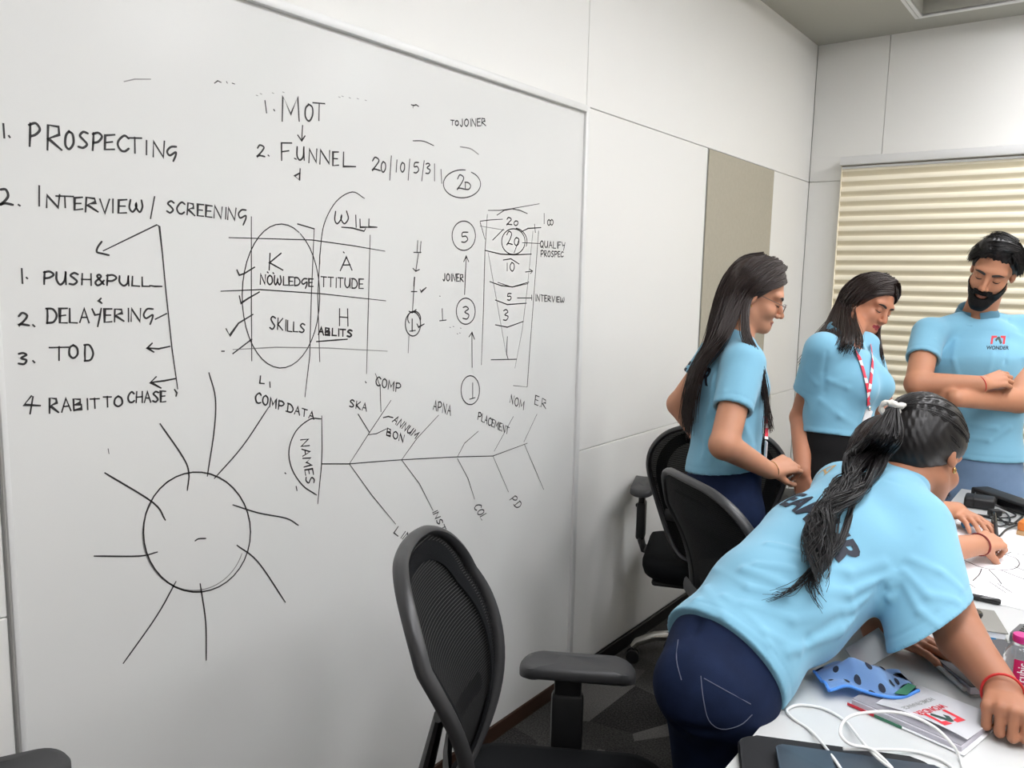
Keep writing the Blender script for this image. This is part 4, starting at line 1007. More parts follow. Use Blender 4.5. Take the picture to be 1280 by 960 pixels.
ax_t = nrm(at(1088, 530, 1.80)-tie)
tr = empty('hair_tie'); tr.parent = pL
pa = np.cross(ax_t, (0, 0, 1)); pa = nrm(pa); pb = np.cross(ax_t, pa)
MB().tube([tie+ax_t*.012+pa*.019*math.cos(t)+pb*.017*math.sin(t) for t in np.linspace(0, 6.283, 24)[:-1]], [.0062+.0016*math.sin(5*t) for t in np.linspace(0, 6.283, 24)[:-1]], 8, closed=True).build('loop', M_whitecloth, tr)
kn_ = tie-CAM_F*.024+CAM_U*.006
MB().tube([kn_-CAM_R*.020+CAM_U*.004, kn_-CAM_R*.012+CAM_U*.006, kn_, kn_+CAM_R*.012-CAM_U*.001, kn_+CAM_R*.022+CAM_U*.002], [.005, .009, .006, .0085, .003], 10).build('bow', M_whitecloth, tr)
# print on her back
pe, pw = hit(bv, 1032, 679), hit(bv, 974, 631); ux = nrm(pe-pw); nb_ = nrm(np.cross(nrm(wt), axL)); ux = nrm(ux-nb_*(ux@nb_)); uy = nrm(np.cross(nb_, ux))
wd = float((pe-pw)@ux)/.70
text_on(bv, 'TEAM HR', pe-ux*.84*wd, ux, uy, nb_, .054, M_print, 'back_print', shirt, width=wd, bold=.035, off=.0022)
def mark_on(bv, polys, o, ux, uy, nv, s, m, name, parent, off=.0014, step=.006):
    bm = bmesh.new()
    for mi, pts in polys:
        f_ = bm.faces.new([bm.verts.new((x*s, y*s, 0)) for x, y in pts]); f_.material_index = mi
    bmesh.ops.triangulate(bm, faces=bm.faces[:])
    for k in range(int(1.2*s/step)+1):
        for no in ((1, 0, 0), (0, 1, 0)): bmesh.ops.bisect_plane(bm, geom=bm.verts[:]+bm.edges[:]+bm.faces[:], plane_co=(k*step, k*step, 0), plane_no=no)
    o, ux, uy, nv = Vector(o), Vector(nrm(ux)), Vector(nrm(uy)), Vector(nrm(nv))
    for v in bm.verts:
        p = o+ux*v.co.x+uy*v.co.y
        r = bv.ray_cast(p+nv*.08, -nv, .2) if bv is not None else (p, nv)
        v.co = (r[0] if r[0] is not None else p)+nv*off
    me = bpy.data.meshes.new(name); bm.to_mesh(me); bm.free(); return link(name, me, m, parent)
pc = hit(bv, 1021, 594)
if pc is not None:
    mark_on(bv, [(0, [(0, 0), (.10, 0), (.55, .86), (.5, 1.0)]), (0, [(.5, 1), (.48, .84), (.90, -.05), (1, 0)]), (0, [(.2, .32), (.26, .44), (.8, .22), (.78, .10)])], pc, ux, uy, nb_, .045, [M_tan], 'emblem_print', shirt)
    text_on(bv, 'DKC', pc-uy*.016-ux*.008, ux, uy, nb_, .010, M_greyprint, 'small_print', shirt, width=.03)
wv = CAM_R
band(wrR+(knR-wrR)*.10, knR-wrR, .037, .034, wv, .0024, 'wrist_thread', M_red, pL)
ear = hdL.w(.078, -.004, -.030)
MB().lathe([(.001, -.012), (.004, -.010), (.005, -.002), (.002, .003)], 10, Matrix.Translation(ear)).build('earring', M_gold, pL)

# ===== woman in glasses standing by the wall
p1 = person('person', 'woman in glasses with long loose dark hair, aqua polo, standing by the white wall')
D1 = 2.58
fr1 = frame(42, 0); rt1, fw1 = fr1[0], fr1[1]
st1 = [(at(903, 628, D1), .150, .108, rt1), (at(904, 590, D1), .152, .108, rt1), (at(908, 530, D1), .138, .100, rt1), (at(914, 482, D1), .148, .105, rt1), (at(917, 449, D1), .130, .075, rt1), (at(920, 428, D1), .052, .050, rt1)]
s1R = at(911, 449, D1)+rt1*.128; s1L = at(911, 449, D1)-rt1*.128
e1R, w1R = at(905, 556, 2.34), at(961, 588, 2.45)
e1L, w1L = at(849, 505, 2.74), at(885, 560, 2.70)
sl1 = [(s1R, s1R+(e1R-s1R)*.58, .062, .060), (s1L, s1L+(e1L-s1L)*.5, .056, .056)]
bpn = nrm(at(904, 590, D1)-at(914, 482, D1))
hd1 = Head(at(943, 371, D1), frame(24, -20, 0), .90)
tmp = polo(p1, st1, (at(905, 585, D1), nrm(bpn+fw1*.22)), sl1, None, h=.008); bv1 = bvh_of(tmp); bpy.data.objects.remove(tmp)
FF = []
def folds_on(bvx, lst):
    out = []
    for p, w, amp in lst:
        q = [hit(bvx, *x) for x in p]
        for a, b in zip(q, q[1:]):
            if a is not None and b is not None: out.append((a, b, w, amp))
    return out
fo1 = folds_on(bv1, [([(893, 470), (885, 520), (880, 570)], .010, .005), ([(930, 530), (942, 560), (945, 585)], .009, .005), ([(898, 455), (893, 485), (896, 510)], .005, -.004), ([(905, 490), (925, 505), (936, 512)], .008, .004), ([(876, 540), (890, 575)], .008, .004)])
sh1 = polo(p1, st1, (at(905, 585, D1), nrm(bpn+fw1*.22)), sl1, (at(924, 424, D1), at(938, 400, D1), .048), fo1, h=.0055)
bv1 = bvh_of(sh1)
hk = at(990, 578, 2.48)
b1 = [(cone(at(922, 432, D1), hd1.w(0, -.03, -.05), .048, .044), .03)]+arm(s1R, e1R, w1R, (.046, .042, .026))+arm(s1L, e1L, w1L, (.045, .040, .028))
h1R = hand(w1R, hk-w1R, CAM_U*.6-CAM_F*.8, 1, [(38, 60, 35), (42, 62, 35), (46, 64, 35), (50, 66, 35)], .92, .02, (.4, .8))
w1b = at(952, 596, 2.60); e1b = at(915, 575, 2.70)
h1L = hand(w1L, nrm(at(905, 592, 2.68)-w1L), -CAM_F, 1, [(20, 25, 20)]*4, .9)
body(p1, hd1, b1, [h1R, h1L], st1, .0038, M_skB, M_lip, bounds=[s[0] for s in st1]+[s1R, s1L, e1R, w1R, hk, e1L, w1L, hd1.c])
features(p1, hd1)
def standing_legs(root, pel, fr, m, name, a=.15, sep=.088, h=.009, step=.03, bn=.10, st=None, rise=.05):
    rt, fw = fr[0], fr[1]; pel = np.array(pel); hips = [pel-rt*sep-(0, 0, .09), pel+rt*sep-(0, 0, .09)]
    kn = [np.array((h_[0]+fw[0]*.02, h_[1]+fw[1]*.02, .46)) for h_ in hips]; ft = [np.array((h_[0]-fw[0]*s_, h_[1]-fw[1]*s_, 0)) for h_, s_ in zip(hips, (step, -step))]
    j = trousers(root, hips, kn, ft, (pel, (a, bn), .04), m, h, name, extra=torso_fn(st[:3], .02, .95), top=plane(st[1][0]+(st[2][0]-st[1][0])*rise, (0, 0, 1))); shoes(root, ft, fw); return j
standing_legs(p1, at(906, 600, D1), fr1, M_jeans, 'jeans', .140, st=st1, rise=.3)
collar(p1, at(922, 424, D1), np.array((.3, .1, 1.0)), fw1, .054, .040, .016, bvs=bv1)
h1 = cap(p1, hd1, .015, [((.075, .085), (.80, -.60)), ((.02, -.02), (.55, -.83))], M_hairb, extra=[((0, -.07, -.02), (.068, .05, .09))], grain=gr)
def PG(head, loc_pts, px_pts): return [head.w(*p) for p in loc_pts]+[at(*p) for p in px_pts]
near = PG(hd1, [(.01, .05, .135), (.055, .03, .115), (.085, -.01, .06), (.088, -.035, -.01)], [(905, 425, 2.46), (880, 455, 2.48), (868, 495, 2.50), (863, 545, 2.52)])
near2 = PG(hd1, [(.01, .02, .142), (.06, -.02, .115), (.088, -.05, .05), (.085, -.07, -.02)], [(896, 425, 2.48), (873, 460, 2.51), (862, 500, 2.54), (859, 540, 2.56)])
backg = PG(hd1, [(.0, -.03, .142), (.02, -.09, .105), (.03, -.12, .04), (.03, -.12, -.05)], [(882, 430, 2.60), (864, 465, 2.61), (857, 500, 2.62), (854, 530, 2.62)])
farg = PG(hd1, [(-.01, .02, .142), (-.05, -.06, .11), (-.06, -.105, .04), (-.05, -.105, -.05)], [(890, 430, 2.63), (872, 470, 2.63), (866, 505, 2.63), (864, 540, 2.62)])
strands('long_hair', [near, near2, backg, farg], 620, .006, .0019, M_hairb, h1, n=24, wave=.003, seed=11, bunch=1.2)
fr_a = PG(hd1, [(.01, .06, .13), (.06, .045, .105), (.088, .01, .05), (.090, -.015, -.01)], [(935, 415, 2.44), (949, 448, 2.42), (958, 495, 2.43), (954, 545, 2.44)])
fr_b = PG(hd1, [(.01, .05, .135), (.07, .02, .10), (.090, -.01, .04), (.090, -.03, -.03)], [(928, 418, 2.44), (944, 455, 2.42), (957, 500, 2.44), (966, 535, 2.45)])
strands('front_lock', [fr_a, fr_b], 190, .004, .0017, M_hairb, h1, n=24, wave=.003, seed=12)
strands('parted_hair', [arc(hd1, (6, 24), (84, -16), .0165), arc(hd1, (6, 40), (98, -12), .0165), arc(hd1, (8, 58), (104, -8), .0165), arc(hd1, (12, 75), (115, 0), .017), arc(hd1, (170, 80), (135, 0), .017)], 420, .0016, .0014, M_hairb, h1, n=16, seed=13, cut=1.0)
strands('parted_hair', [arc(hd1, (-6, 26), (-92, -12), .0155), arc(hd1, (-12, 75), (-115, 0), .017)], 120, .0016, .0014, M_hairb, h1, n=16, seed=14, cut=1.0)
# glasses
gl = empty('glasses'); gl.parent = p1; M_gl = mat('lens_glass', (240, 245, 250), .03, trans=.9); M_rim = mat('thin_metal_rim', (120, 112, 108), .3, .8)
for q in (-1, 1):
    c0 = hd1.w(q*.031, .110, -.002)
    lp = [c0+hd1.k*(hd1.r*(.024*math.copysign(abs(math.cos(t))**.7, math.cos(t)))+hd1.u*(.0155*math.copysign(abs(math.sin(t))**.7, math.sin(t)))-hd1.f*.10*(.024*math.cos(t))*q) for t in np.linspace(0, 6.283, 25)[:-1]]
    MB().tube(lp, .0009, 5, closed=True).build('rim', M_rim, gl)
    b = MB(); vs = [b.bm.verts.new(p) for p in lp]; vb = [b.bm.verts.new(p-hd1.f*.0012) for p in lp]; b.bm.faces.new(vs); b.bm.faces.new(vb[::-1])
    for i in range(24): b.bm.faces.new((vs[i], vb[i], vb[(i+1) % 24], vs[(i+1) % 24]))
    b.build('lens', M_gl, gl, angle=30)
    MB().tube([hd1.w(q*.054, .107, .004), hd1.w(q*.066, .09, .006), hd1.w(q*.076, .0, .012), hd1.w(q*.076, -.015, .002)], .0011, 5).build('temple', M_rim, gl)
MB().tube([hd1.w(-.008, .112, .002), hd1.w(0, .114, .004), hd1.w(.008, .112, .002)], .001, 5).build('bridge', M_rim, gl)
MB().lathe([(.0008, -.006), (.003, -.005), (.003, 0), (.001, .002)], 8, Matrix.Translation(hd1.w(.081, -.004, -.032))).build('earring', M_gold, p1)
band(w1R+(hk-w1R)*.16, hk-w1R, .028, .026, CAM_U, .0013, 'bangle', M_gold, p1)
kk1 = w1R+nrm(hk-w1R)*.083
pe = hit(bv1, 886, 482)
if pe is not None: text_on(bv1, 'TEAM HR', pe-rt1*.287, rt1, (0, 0, 1), -fw1, .050, M_print, 'back_print', sh1, width=.285, bold=.035)
def lanyard(root, runs, w=.009, m=(M_lan, M_lanw), nv=None):
    for pts in runs:
        b = MB(); q = catmull(pts, 8); N = len(q)
        prev = None
        for i, p in enumerate(q):
            t = q[min(N-1, i+1)]-q[max(0, i-1)]; s_ = np.cross(t, nv); s_ = nrm(s_)*w
            cur = [b.bm.verts.new(p+s_+np.array(nv)*.0012), b.bm.verts.new(p-s_+np.array(nv)*.0012), b.bm.verts.new(p-s_-np.array(nv)*.0004), b.bm.verts.new(p+s_-np.array(nv)*.0004)]
            if prev:
                b.mi = 1 if (i//3) % 3 == 2 else 0
                b._set([b.bm.faces.new((prev[k], prev[(k+1) % 4], cur[(k+1) % 4], cur[k])) for k in range(4)])
            prev = cur
        b.build('lanyard', list(m), root, smooth=False)
lanyard(p1, [[at(957, 520, 2.44), at(958, 535, 2.44), at(958, 549, 2.43)]], .005, nv=-CAM_F)
cA = at(957, 566, 2.44)
MB().box((-.016, -.002, -.036), (.016, .002, .036), .003, 2, Matrix.Translation(cA) @ Matrix.Rotation(R(-60), 4, 'Z')).build('id_badge', M_card, p1)

# ===== woman with the lanyard
p2 = person('person', 'woman wearing a red lanyard and black trousers, loose dark hair, looking down before the blind')
D2 = 2.95
fr2 = frame(-15); rt2, fw2 = fr2[0], fr2[1]
st2 = [(at(1043, 592, D2), .150, .112, rt2), (at(1044, 560, D2), .150, .112, rt2), (at(1048, 512, D2), .140, .106, rt2), (at(1054, 470, D2), .148, .122, rt2), (at(1049, 448, D2), .128, .074, rt2), (at(1049, 430, D2+.02), .048, .046, rt2)]
s2R = at(1055, 436, D2)+rt2*.142; s2L = at(1055, 436, D2)-rt2*.142
e2R, w2R = at(1002, 522, 3.00), at(1003, 588, 2.83)
e2L, w2L = at(1100, 500, 3.04), at(1108, 560, 2.97)
sl2 = [(s2R, s2R+(e2R-s2R)*.60, .062, .060), (s2L, s2L+(e2L-s2L)*.6, .056, .056)]
ax2 = nrm(at(1044, 560, D2)-at(1054, 470, D2))
hm2 = (at(1044, 543, D2), nrm(ax2+.0*fw2))
tmp = polo(p2, st2, hm2, sl2, None, h=.009); bv2 = bvh_of(tmp); bpy.data.objects.remove(tmp)
fo2 = folds_on(bv2, [([(1035, 475), (1060, 485), (1085, 482)], .008, .005), ([(1025, 500), (1050, 520), (1080, 540)], .010, .004), ([(1033, 440), (1030, 465), (1030, 490)], .006, -.004), ([(1080, 490), (1078, 520), (1072, 545)], .009, .004), ([(1005, 460), (1020, 480)], .008, .004)])
sh2 = polo(p2, st2, hm2, sl2, (at(1060, 430, D2-.02), at(1084, 398, D2-.05), .056), fo2, h=.0055, extra=[(ell(at(1062, 482, D2)+fw2*.075+rt2*.06, (.058, .055, .06)), .04), (ell(at(1062, 482, D2)+fw2*.075-rt2*.06, (.058, .055, .06)), .04)]); bv2 = bvh_of(sh2)
hd2 = Head(at(1087, 382, 3.09), frame(-30, -20, -16), .88)
b2 = [(cone(at(1058, 425, D2), hd2.w(0, -.03, -.05), .047, .043), .03)]+arm(s2R, e2R, w2R, (.046, .041, .027))+arm(s2L, e2L, w2L, (.045, .040, .027))
h2R = hand(w2R, at(1008, 625, 2.81)-w2R, rt2, 1, [(15, 20, 15)]*4, .9)
body(p2, hd2, b2, [h2R], st2, .0042, M_skC, M_lipdark, bounds=[s[0] for s in st2]+[s2R, s2L, e2R, w2R, at(1008, 640, 3.00), e2L, w2L, hd2.c])
features(p2, hd2)
standing_legs(p2, at(1045, 560, D2), fr2, M_trouser, 'trousers', .138, st=st2, rise=.6)
collar(p2, at(1056, 414, D2), np.array((.25, 0, 1.0)), fw2, .054, .042, .018, bvs=bv2)
hr2 = cap(p2, hd2, .016, [((.080, .080), (.80, -.60)), ((.03, -.03), (.6, -.8))], M_hairb, extra=[((0, -.07, -.03), (.07, .05, .09))], grain=gr)
a_ = PG(hd2, [(-.01, .05, .135), (.06, .055, .10), (.088, .03, .03), (.085, .02, -.05)], [(1078, 425, 2.81), (1074, 442, 2.81)])
b_ = PG(hd2, [(-.01, .03, .140), (.07, .0, .10), (.095, -.02, .02), (.092, -.03, -.06)], [(1055, 425, 2.81), (1048, 440, 2.82)])
c_ = PG(hd2, [(-.01, -.02, .142), (.05, -.08, .10), (.07, -.11, .02), (.06, -.11, -.06)], [(1025, 425, 2.89), (1005, 455, 2.91)])
d_ = PG(hd2, [(-.02, -.03, .142), (-.03, -.10, .10), (-.02, -.125, .02), (-.01, -.12, -.06)], [(1022, 420, 2.97), (1000, 452, 2.98)])
strands('long_hair', [a_, b_, c_, d_], 560, .006, .0019, M_hairb, hr2, n=20, wave=.003, seed=21)
e_ = PG(hd2, [(-.02, .06, .13), (-.07, .05, .09), (-.092, .02, .02), (-.088, .03, -.06)], [(1100, 430, 2.99), (1102, 455, 2.99), (1096, 478, 2.97)])
f_ = PG(hd2, [(-.02, .04, .138), (-.08, .02, .08), (-.096, .0, .0), (-.09, .02, -.08)], [(1096, 435, 3.03), (1098, 455, 3.03), (1090, 470, 3.01)])
strands('far_lock', [e_, f_], 160, .004, .0018, M_hairb, hr2, n=20, wave=.003, seed=22)
for q in (1, -1):
    strands('parted_hair', [arc(hd2, (q*4, 24), (q*76, -12), .0175), arc(hd2, (q*4, 40), (q*88, -2), .0175), arc(hd2, (q*6, 60), (q*98, 0), .0175), arc(hd2, (q*12, 78), (q*115, 4), .018), arc(hd2, (q*170, 80), (q*140, 0), .018)], 360, .0016, .0014, M_hairb, hr2, n=16, seed=23+q, cut=1.0)
def on2(pts): return [hit(bv2, x, y, .003, at(x, y, D2-.1)) for x, y in pts]
lanyard(p2, [on2([(1063, 428), (1070, 440), (1076, 455), (1082, 475), (1085, 490), (1085, 506)]), on2([(1088, 432), (1090, 450), (1089, 465), (1087, 482), (1085, 500)])], .0075, nv=nrm(fw2-.3*CAM_F))
cB = hit(bv2, 1082, 521, .006, at(1082, 521, 2.79))
MB().box((-.020, -.0025, -.028), (.020, .0025, .028), .003, 2, Matrix.Translation(cB) @ Matrix.Rotation(R(68), 4, 'Z') @ Matrix.Rotation(R(20), 4, 'Y')).build('id_badge', M_card, p2)
MB().lathe([(.004, -.008), (.006, -.004), (.006, .004), (.003, .008)], 8, Matrix.Translation(hit(bv2, 1085, 509, .006, at(1085, 509, 2.79)))).build('clip', M_chrome, p2)

# ===== bearded man with crossed arms
p3 = person('person', 'bearded man with folded arms and light blue jeans standing in front of the window blind')
D3 = 3.27; fr3 = frame(-86); rt3, fw3 = fr3[0], fr3[1]
st3 = [(at(1226, 625, D3), .150, .115, rt3), (at(1224, 575, D3), .155, .115, rt3), (at(1219, 520, D3), .160, .112, rt3), (at(1217, 455, D3), .178, .120, rt3), (at(1217, 420, 3.29), .155, .078, rt3), (at(1220, 398, 3.315), .058, .052, rt3)]
s3R, s3L = at(1160, 417, D3), at(1280, 414, D3); e3R, e3L = at(1147, 480, 3.14), at(1273, 500, 3.13)
e3R, w3R = at(1147, 480, 3.14), at(1226, 480, 3.03); e3L, w3L = at(1273, 500, 3.13), at(1196, 498, 3.02)
sl3 = [(s3R, s3R+(e3R-s3R)*.52, .062, .064), (s3L, s3L+(e3L-s3L)*.52, .064, .068)]
hm3 = (at(1223, 570, D3), (0, 0, -1))
tmp = polo(p3, st3, hm3, sl3, None, h=.009); bv3 = bvh_of(tmp); bpy.data.objects.remove(tmp)
fo3 = folds_on(bv3, [([(1195, 425), (1192, 450), (1198, 470)], .009, .005), ([(1240, 440), (1236, 465)], .009, .005), ([(1200, 545), (1235, 550), (1262, 535)], .010, .006), ([(1215, 530), (1245, 535)], .010, .005), ([(1170, 425), (1175, 450)], .007, .004), ([(1262, 400), (1258, 430), (1256, 455)], .006, -.004)])
sh3 = polo(p3, st3, hm3, sl3, (at(1221, 398, 3.30), at(1228, 374, 3.25), .060), fo3, h=.005, vcut=cone(at(1221, 392, 3.21), at(1222, 405, 3.15), .024, .008)); bv3 = bvh_of(sh3)
hd3 = Head(at(1241, 340, 3.20), frame(-95, -22, -17), 1.0)
b3 = [(cone(at(1220, 404, 3.31), hd3.w(0, -.03, -.06), .062, .056), .03)]+arm(s3R, e3R, w3R, (.052, .047, .031))+arm(s3L, e3L, w3L, (.054, .049, .032))
hk3 = at(1250, 474, 3.03)
h3R = hand(w3R, hk3-w3R, CAM_U*.7-CAM_F*.7, -1, [(30, 45, 30), (34, 48, 30), (38, 50, 30), (42, 52, 30)], 1.0, .0, (.3, .6))
h3L = hand(w3L, at(1172, 497, 3.10)-w3L, -CAM_F, 1, [(30, 45, 30)]*4, 1.0)
body(p3, hd3, b3, [h3R, h3L], st3, .0044, M_skD, M_lipm, male=True, bounds=[s[0] for s in st3]+[s3R, s3L, e3R, w3R, hk3, e3L, w3L, at(1165, 487, 3.0), hd3.c])
features(p3, hd3, male=True)
standing_legs(p3, at(1224, 588, D3), fr3, M_jeansl, 'jeans', .148, .085, st=st3, rise=.3)
collar(p3, at(1221, 386, 3.295), np.array((0, -.25, 1.0)), fw3, .064, .058, .022, 14, .020, bvs=bv3, th=.004)
MB().box((-.014, -.003, -.075), (.014, .003, .0), .002, 2, Matrix.Translation(hit(bv3, 1211, 406, .001, at(1211, 406, 3.1))) @ Matrix.Rotation(R(8), 4, 'X')).build('button_placket', M_shirt, p3)
hs3 = hd3.skin(True)
def beard(P):
    q = hd3.loc(P); x, y, z = q[:, 0], q[:, 1], q[:, 2]
    edge = -.054+.05*np.clip((np.abs(x)-.044)/.025, 0, 1)**1.2
    low = np.maximum(z-edge, .022-y)
    lipgap = np.sqrt((x/.023)**2+((z+.068)/.0105)**2)-1
    must = np.maximum(np.maximum(z+.044, -.062-z), np.abs(x)-.034)
    reg = np.minimum(np.maximum(low, -lipgap*.01), np.maximum(must, .06-y))
    thick = .0065+.012*np.clip((-.075-z)/.03, 0, 1)*np.clip((.05-np.abs(x))/.03, 0, 1)-.004*np.clip((np.abs(x)-.045)/.02, 0, 1)
    return np.maximum(hs3(P)-thick*hd3.k-.0015*np.sin(x*900)*np.cos(z*700), reg*hd3.k)
iso('beard', beard, hd3.w(0, .05, -.06)-.13, hd3.w(0, .05, -.06)+.13, .0028, M_beard, p3)
hr3 = cap(p3, hd3, .015, jag=.0045, reg= [((.085, .094), (.72, -.69)), ((.030, .012), (.45, -.9))], m=M_hair, grain=gr, extra=[((.012, .045, .115), (.066, .055, .032)), ((0, -.075, .01), (.065, .04, .06))])
q1 = PG(hd3, [(-.055, .05, .12), (-.01, .085, .125), (.04, .085, .105), (.078, .06, .07), (.088, .03, .035)], []); q2 = PG(hd3, [(-.06, .02, .13), (-.01, .05, .148), (.05, .05, .128), (.085, .02, .08), (.092, .0, .03)], [])
q3 = PG(hd3, [(-.05, .06, .115), (-.07, .06, .09), (-.085, .04, .06), (-.088, .02, .02)], []); q4 = PG(hd3, [(-.05, .0, .138), (-.08, -.01, .10), (-.094, -.02, .05), (-.092, -.03, .0)], [])
strands('swept_hair', [q1, q2], 330, .004, .0018, M_hair, hr3, n=14, seed=31, wave=.002); strands('swept_hair', [q3, q4], 160, .004, .0018, M_hair, hr3, n=14, seed=32, wave=.002)
strands('fringe', [arc(hd3, (-44, 55), (14, 27), .016), arc(hd3, (-34, 62), (36, 22), .019), arc(hd3, (-15, 72), (58, 12), .021), arc(hd3, (5, 78), (78, 2), .021)], 300, .0035, .0017, M_hair, hr3, n=14, seed=34, cut=.7, bunch=2.4)
strands('fringe', [arc(hd3, (-40, 60), (-50, 20), .017), arc(hd3, (-50, 62), (-74, 14), .019), arc(hd3, (-70, 60), (-88, -8), .018)], 150, .002, .0017, M_hair, hr3, n=14, seed=35, cut=.85)
strands('crown_hair', [arc(hd3, (-50, 60), (60, 50), .018), arc(hd3, (-90, 62), (90, 44), .019), arc(hd3, (-130, 60), (125, 40), .018)], 420, .004, .0017, M_hair, hr3, n=16, seed=36, cut=.7, bunch=1.8)
band(w3R, hk3-w3R, .033, .030, CAM_U, .0016, 'wrist_thread', M_red, p3)
LOGO = [(0, [(0, 0), (.0, .7), (.42, .7), (.42, .55), (.16, .5), (.16, 0)]), (1, [(.30, .34), (.46, .62), (.62, .62), (.86, .1), (.72, 0), (.52, .40), (.40, .2)]), (0, [(.66, .7), (1.05, .7), (1.05, 0), (.9, 0), (.9, .5), (.72, .52)])]
pc = hit(bv3, 1238, 430, 0, at(1238, 430, 3.13)); ux3 = nrm(CAM_R-fw3*(CAM_R@fw3))
mark_on(bv3, LOGO, pc, ux3, (0, 0, 1), fw3, .045, [M_logored, M_logodark], 'chest_logo', sh3)
text_on(bv3, 'WONDER', pc-ux3*.012-np.array((0, 0, .020)), ux3, (0, 0, 1), fw3, .013, M_print, 'chest_print', sh3, width=.075)

# ===== person hidden behind the leaning woman, writing on the chart paper
p4 = person('person', 'seated person mostly hidden behind the leaning woman, maroon wrist thread, writing on the chart paper')
fr4 = frame(42); rt4, fw4 = fr4[0], fr4[1]
st4 = [(at(1050, 800, 2.28), .150, .115, rt4), (at(1060, 745, 2.30), .145, .110, rt4), (at(1080, 680, 2.34), .150, .112, rt4), (at(1096, 640, 2.36), .140, .085, rt4), (at(1103, 615, 2.37), .055, .052, rt4)]
s4R = st4[3][0]+rt4*.14; s4L = st4[3][0]-rt4*.14
e4R, w4R = onz(1148, 692, .80), onz(1222, 681, .80); e4L, w4L = at(1150, 640, 2.55), onz(1196, 638, .79)
sh4 = polo(p4, st4, (at(1058, 760, 2.30), nrm(st4[0][0]-st4[2][0])), [(s4R, s4R*.45+e4R*.55, .070, .062), (s4L, s4L*.45+e4L*.55, .068, .06)], (st4[4][0], at(1108, 590, 2.37), .047), h=.009, cut=tcut)
hd4 = Head(at(1112, 572, 2.36), frame(25, -35), .90)
k4R = onz(1250, 672, .805); k4L = onz(1222, 653, .785)
b4 = [(cone(st4[3][0], hd4.w(0, -.03, -.05), .047, .043), .03)]+arm(s4R, e4R, w4R, (.046, .044, .029))+arm(s4L, e4L, w4L, (.045, .040, .028))
h4R = hand(w4R, k4R-w4R, CAM_U*.75-CAM_F*.65, 1, [(38, 62, 40), (40, 66, 40), (44, 68, 40), (48, 68, 40)], .95, .0, (.45, .9))
h4L = hand(w4L, k4L-w4L, (0, 0, 1), -1, [(10, 18, 14), (11, 18, 14), (12, 18, 14), (12, 18, 14)], .92, .05, (.7, .35))
body(p4, hd4, b4, [h4R, h4L], st4, .0042, M_skB, M_lip, bounds=[s[0] for s in st4]+[s4R, s4L, e4R, w4R, k4R, e4L, w4L, k4L, hd4.c])
hips4 = [st4[0][0]-rt4*.09, st4[0][0]+rt4*.09]; hips4 = [np.array((p[0], p[1], .585)) for p in hips4]
kn4 = [p+fw4*.36+(0, 0, -.02) for p in hips4]; ft4 = [np.array((k[0], k[1], 0))+fw4*.03 for k in kn4]
trousers(p4, hips4, kn4, ft4, (st4[0][0], (.14, .11), .03), M_jeans, .010, 'jeans'); shoes(p4, ft4, fw4)
hr4 = cap(p4, hd4, .018, [((.07, .075), (.8, -.6)), ((.02, -.02), (.6, -.8))], M_hairb, extra=[((0, -.07, -.02), (.07, .05, .09))], h=.005)
l1 = PG(hd4, [(.0, .05, .13), (.06, .05, .10), (.09, .03, .03)], [(1160, 590, 2.27), (1182, 612, 2.26), (1184, 622, 2.26)]); l2 = PG(hd4, [(.0, .03, .14), (.07, .02, .10), (.095, .0, .02)], [(1150, 600, 2.28), (1176, 615, 2.28), (1180, 625, 2.28)])
strands('hanging_hair', [l1, l2], 160, .004, .0018, M_hairb, hr4, n=18, seed=41)
l3 = PG(hd4, [(0, -.02, .145), (-.05, -.08, .11), (-.06, -.12, .03)], [(1062, 560, 2.40), (1055, 600, 2.42)]); l4 = PG(hd4, [(0, -.02, .145), (.04, -.09, .10), (.05, -.12, .03)], [(1070, 570, 2.32), (1062, 610, 2.34)])
strands('long_hair', [l3, l4], 260, .005, .0019, M_hairb, hr4, n=18, seed=42)
band(w4R+(k4R-w4R)*.05, k4R-w4R, .033, .031, CAM_U, .0026, 'wrist_thread', M_maroon, p4)

# ---------------------------------------------------------------- things on the table
TZ = .7425
def flat_mat(origin, yaw, z=TZ):
    return Matrix.Translation((origin[0], origin[1], z)) @ Matrix.Rotation(R(yaw), 4, 'Z')
def T_(name, px, yaw, label, cat, z=TZ, group=None):
    p = onz(*px, z); t = empty(name, (p[0], p[1], z), R(yaw)); tag(t, label, cat, group); return t
def ang(a, b, z=TZ):
    p, q = onz(*a, z), onz(*b, z); return math.degrees(math.atan2(q[1]-p[1], q[0]-p[0]))
def ln(a, b, z=TZ): return float(np.linalg.norm(onz(*b, z)-onz(*a, z)))
M_paper = mat('white_paper', (240, 240, 243), .85); M_pages = mat('page_edges', (200, 197, 206), .9, var=.06, vscale=300); M_greypage = mat('grey_printed_page', (138, 136, 142), .8, var=.12, vscale=120)
M_red2 = mat('print_red', (200, 40, 55), .6); M_green = mat('print_green', (60, 120, 92), .6); M_dgrey = mat('dark_grey_print', (72, 72, 76), .6)
M_greybook = mat('grey_book_cloth', (140, 138, 132), .8, bump=.2, bscale=700); M_darkband = mat('dark_elastic_band', (62, 62, 64), .7)
M_blackm = mat('matte_black', (26, 26, 28), .55); M_blackg = mat('gloss_black', (18, 18, 20), .2); M_slate = mat('slate_lid', (72, 82, 92), .35, .3)
M_neop = mat('neoprene_sleeve', (24, 25, 28), .9, bump=.2, bscale=900); M_cable = mat('white_cable', (232, 232, 230), .35); M_bcable = mat('black_cable', (20, 20, 21), .4)
M_mag = mat('magenta_cap', (196, 32, 130), .35); M_maglabel = mat('magenta_label', (190, 20, 96), .45); M_water = mat('clear_bottle', (235, 240, 242), .06, trans=.92, spec=.6)
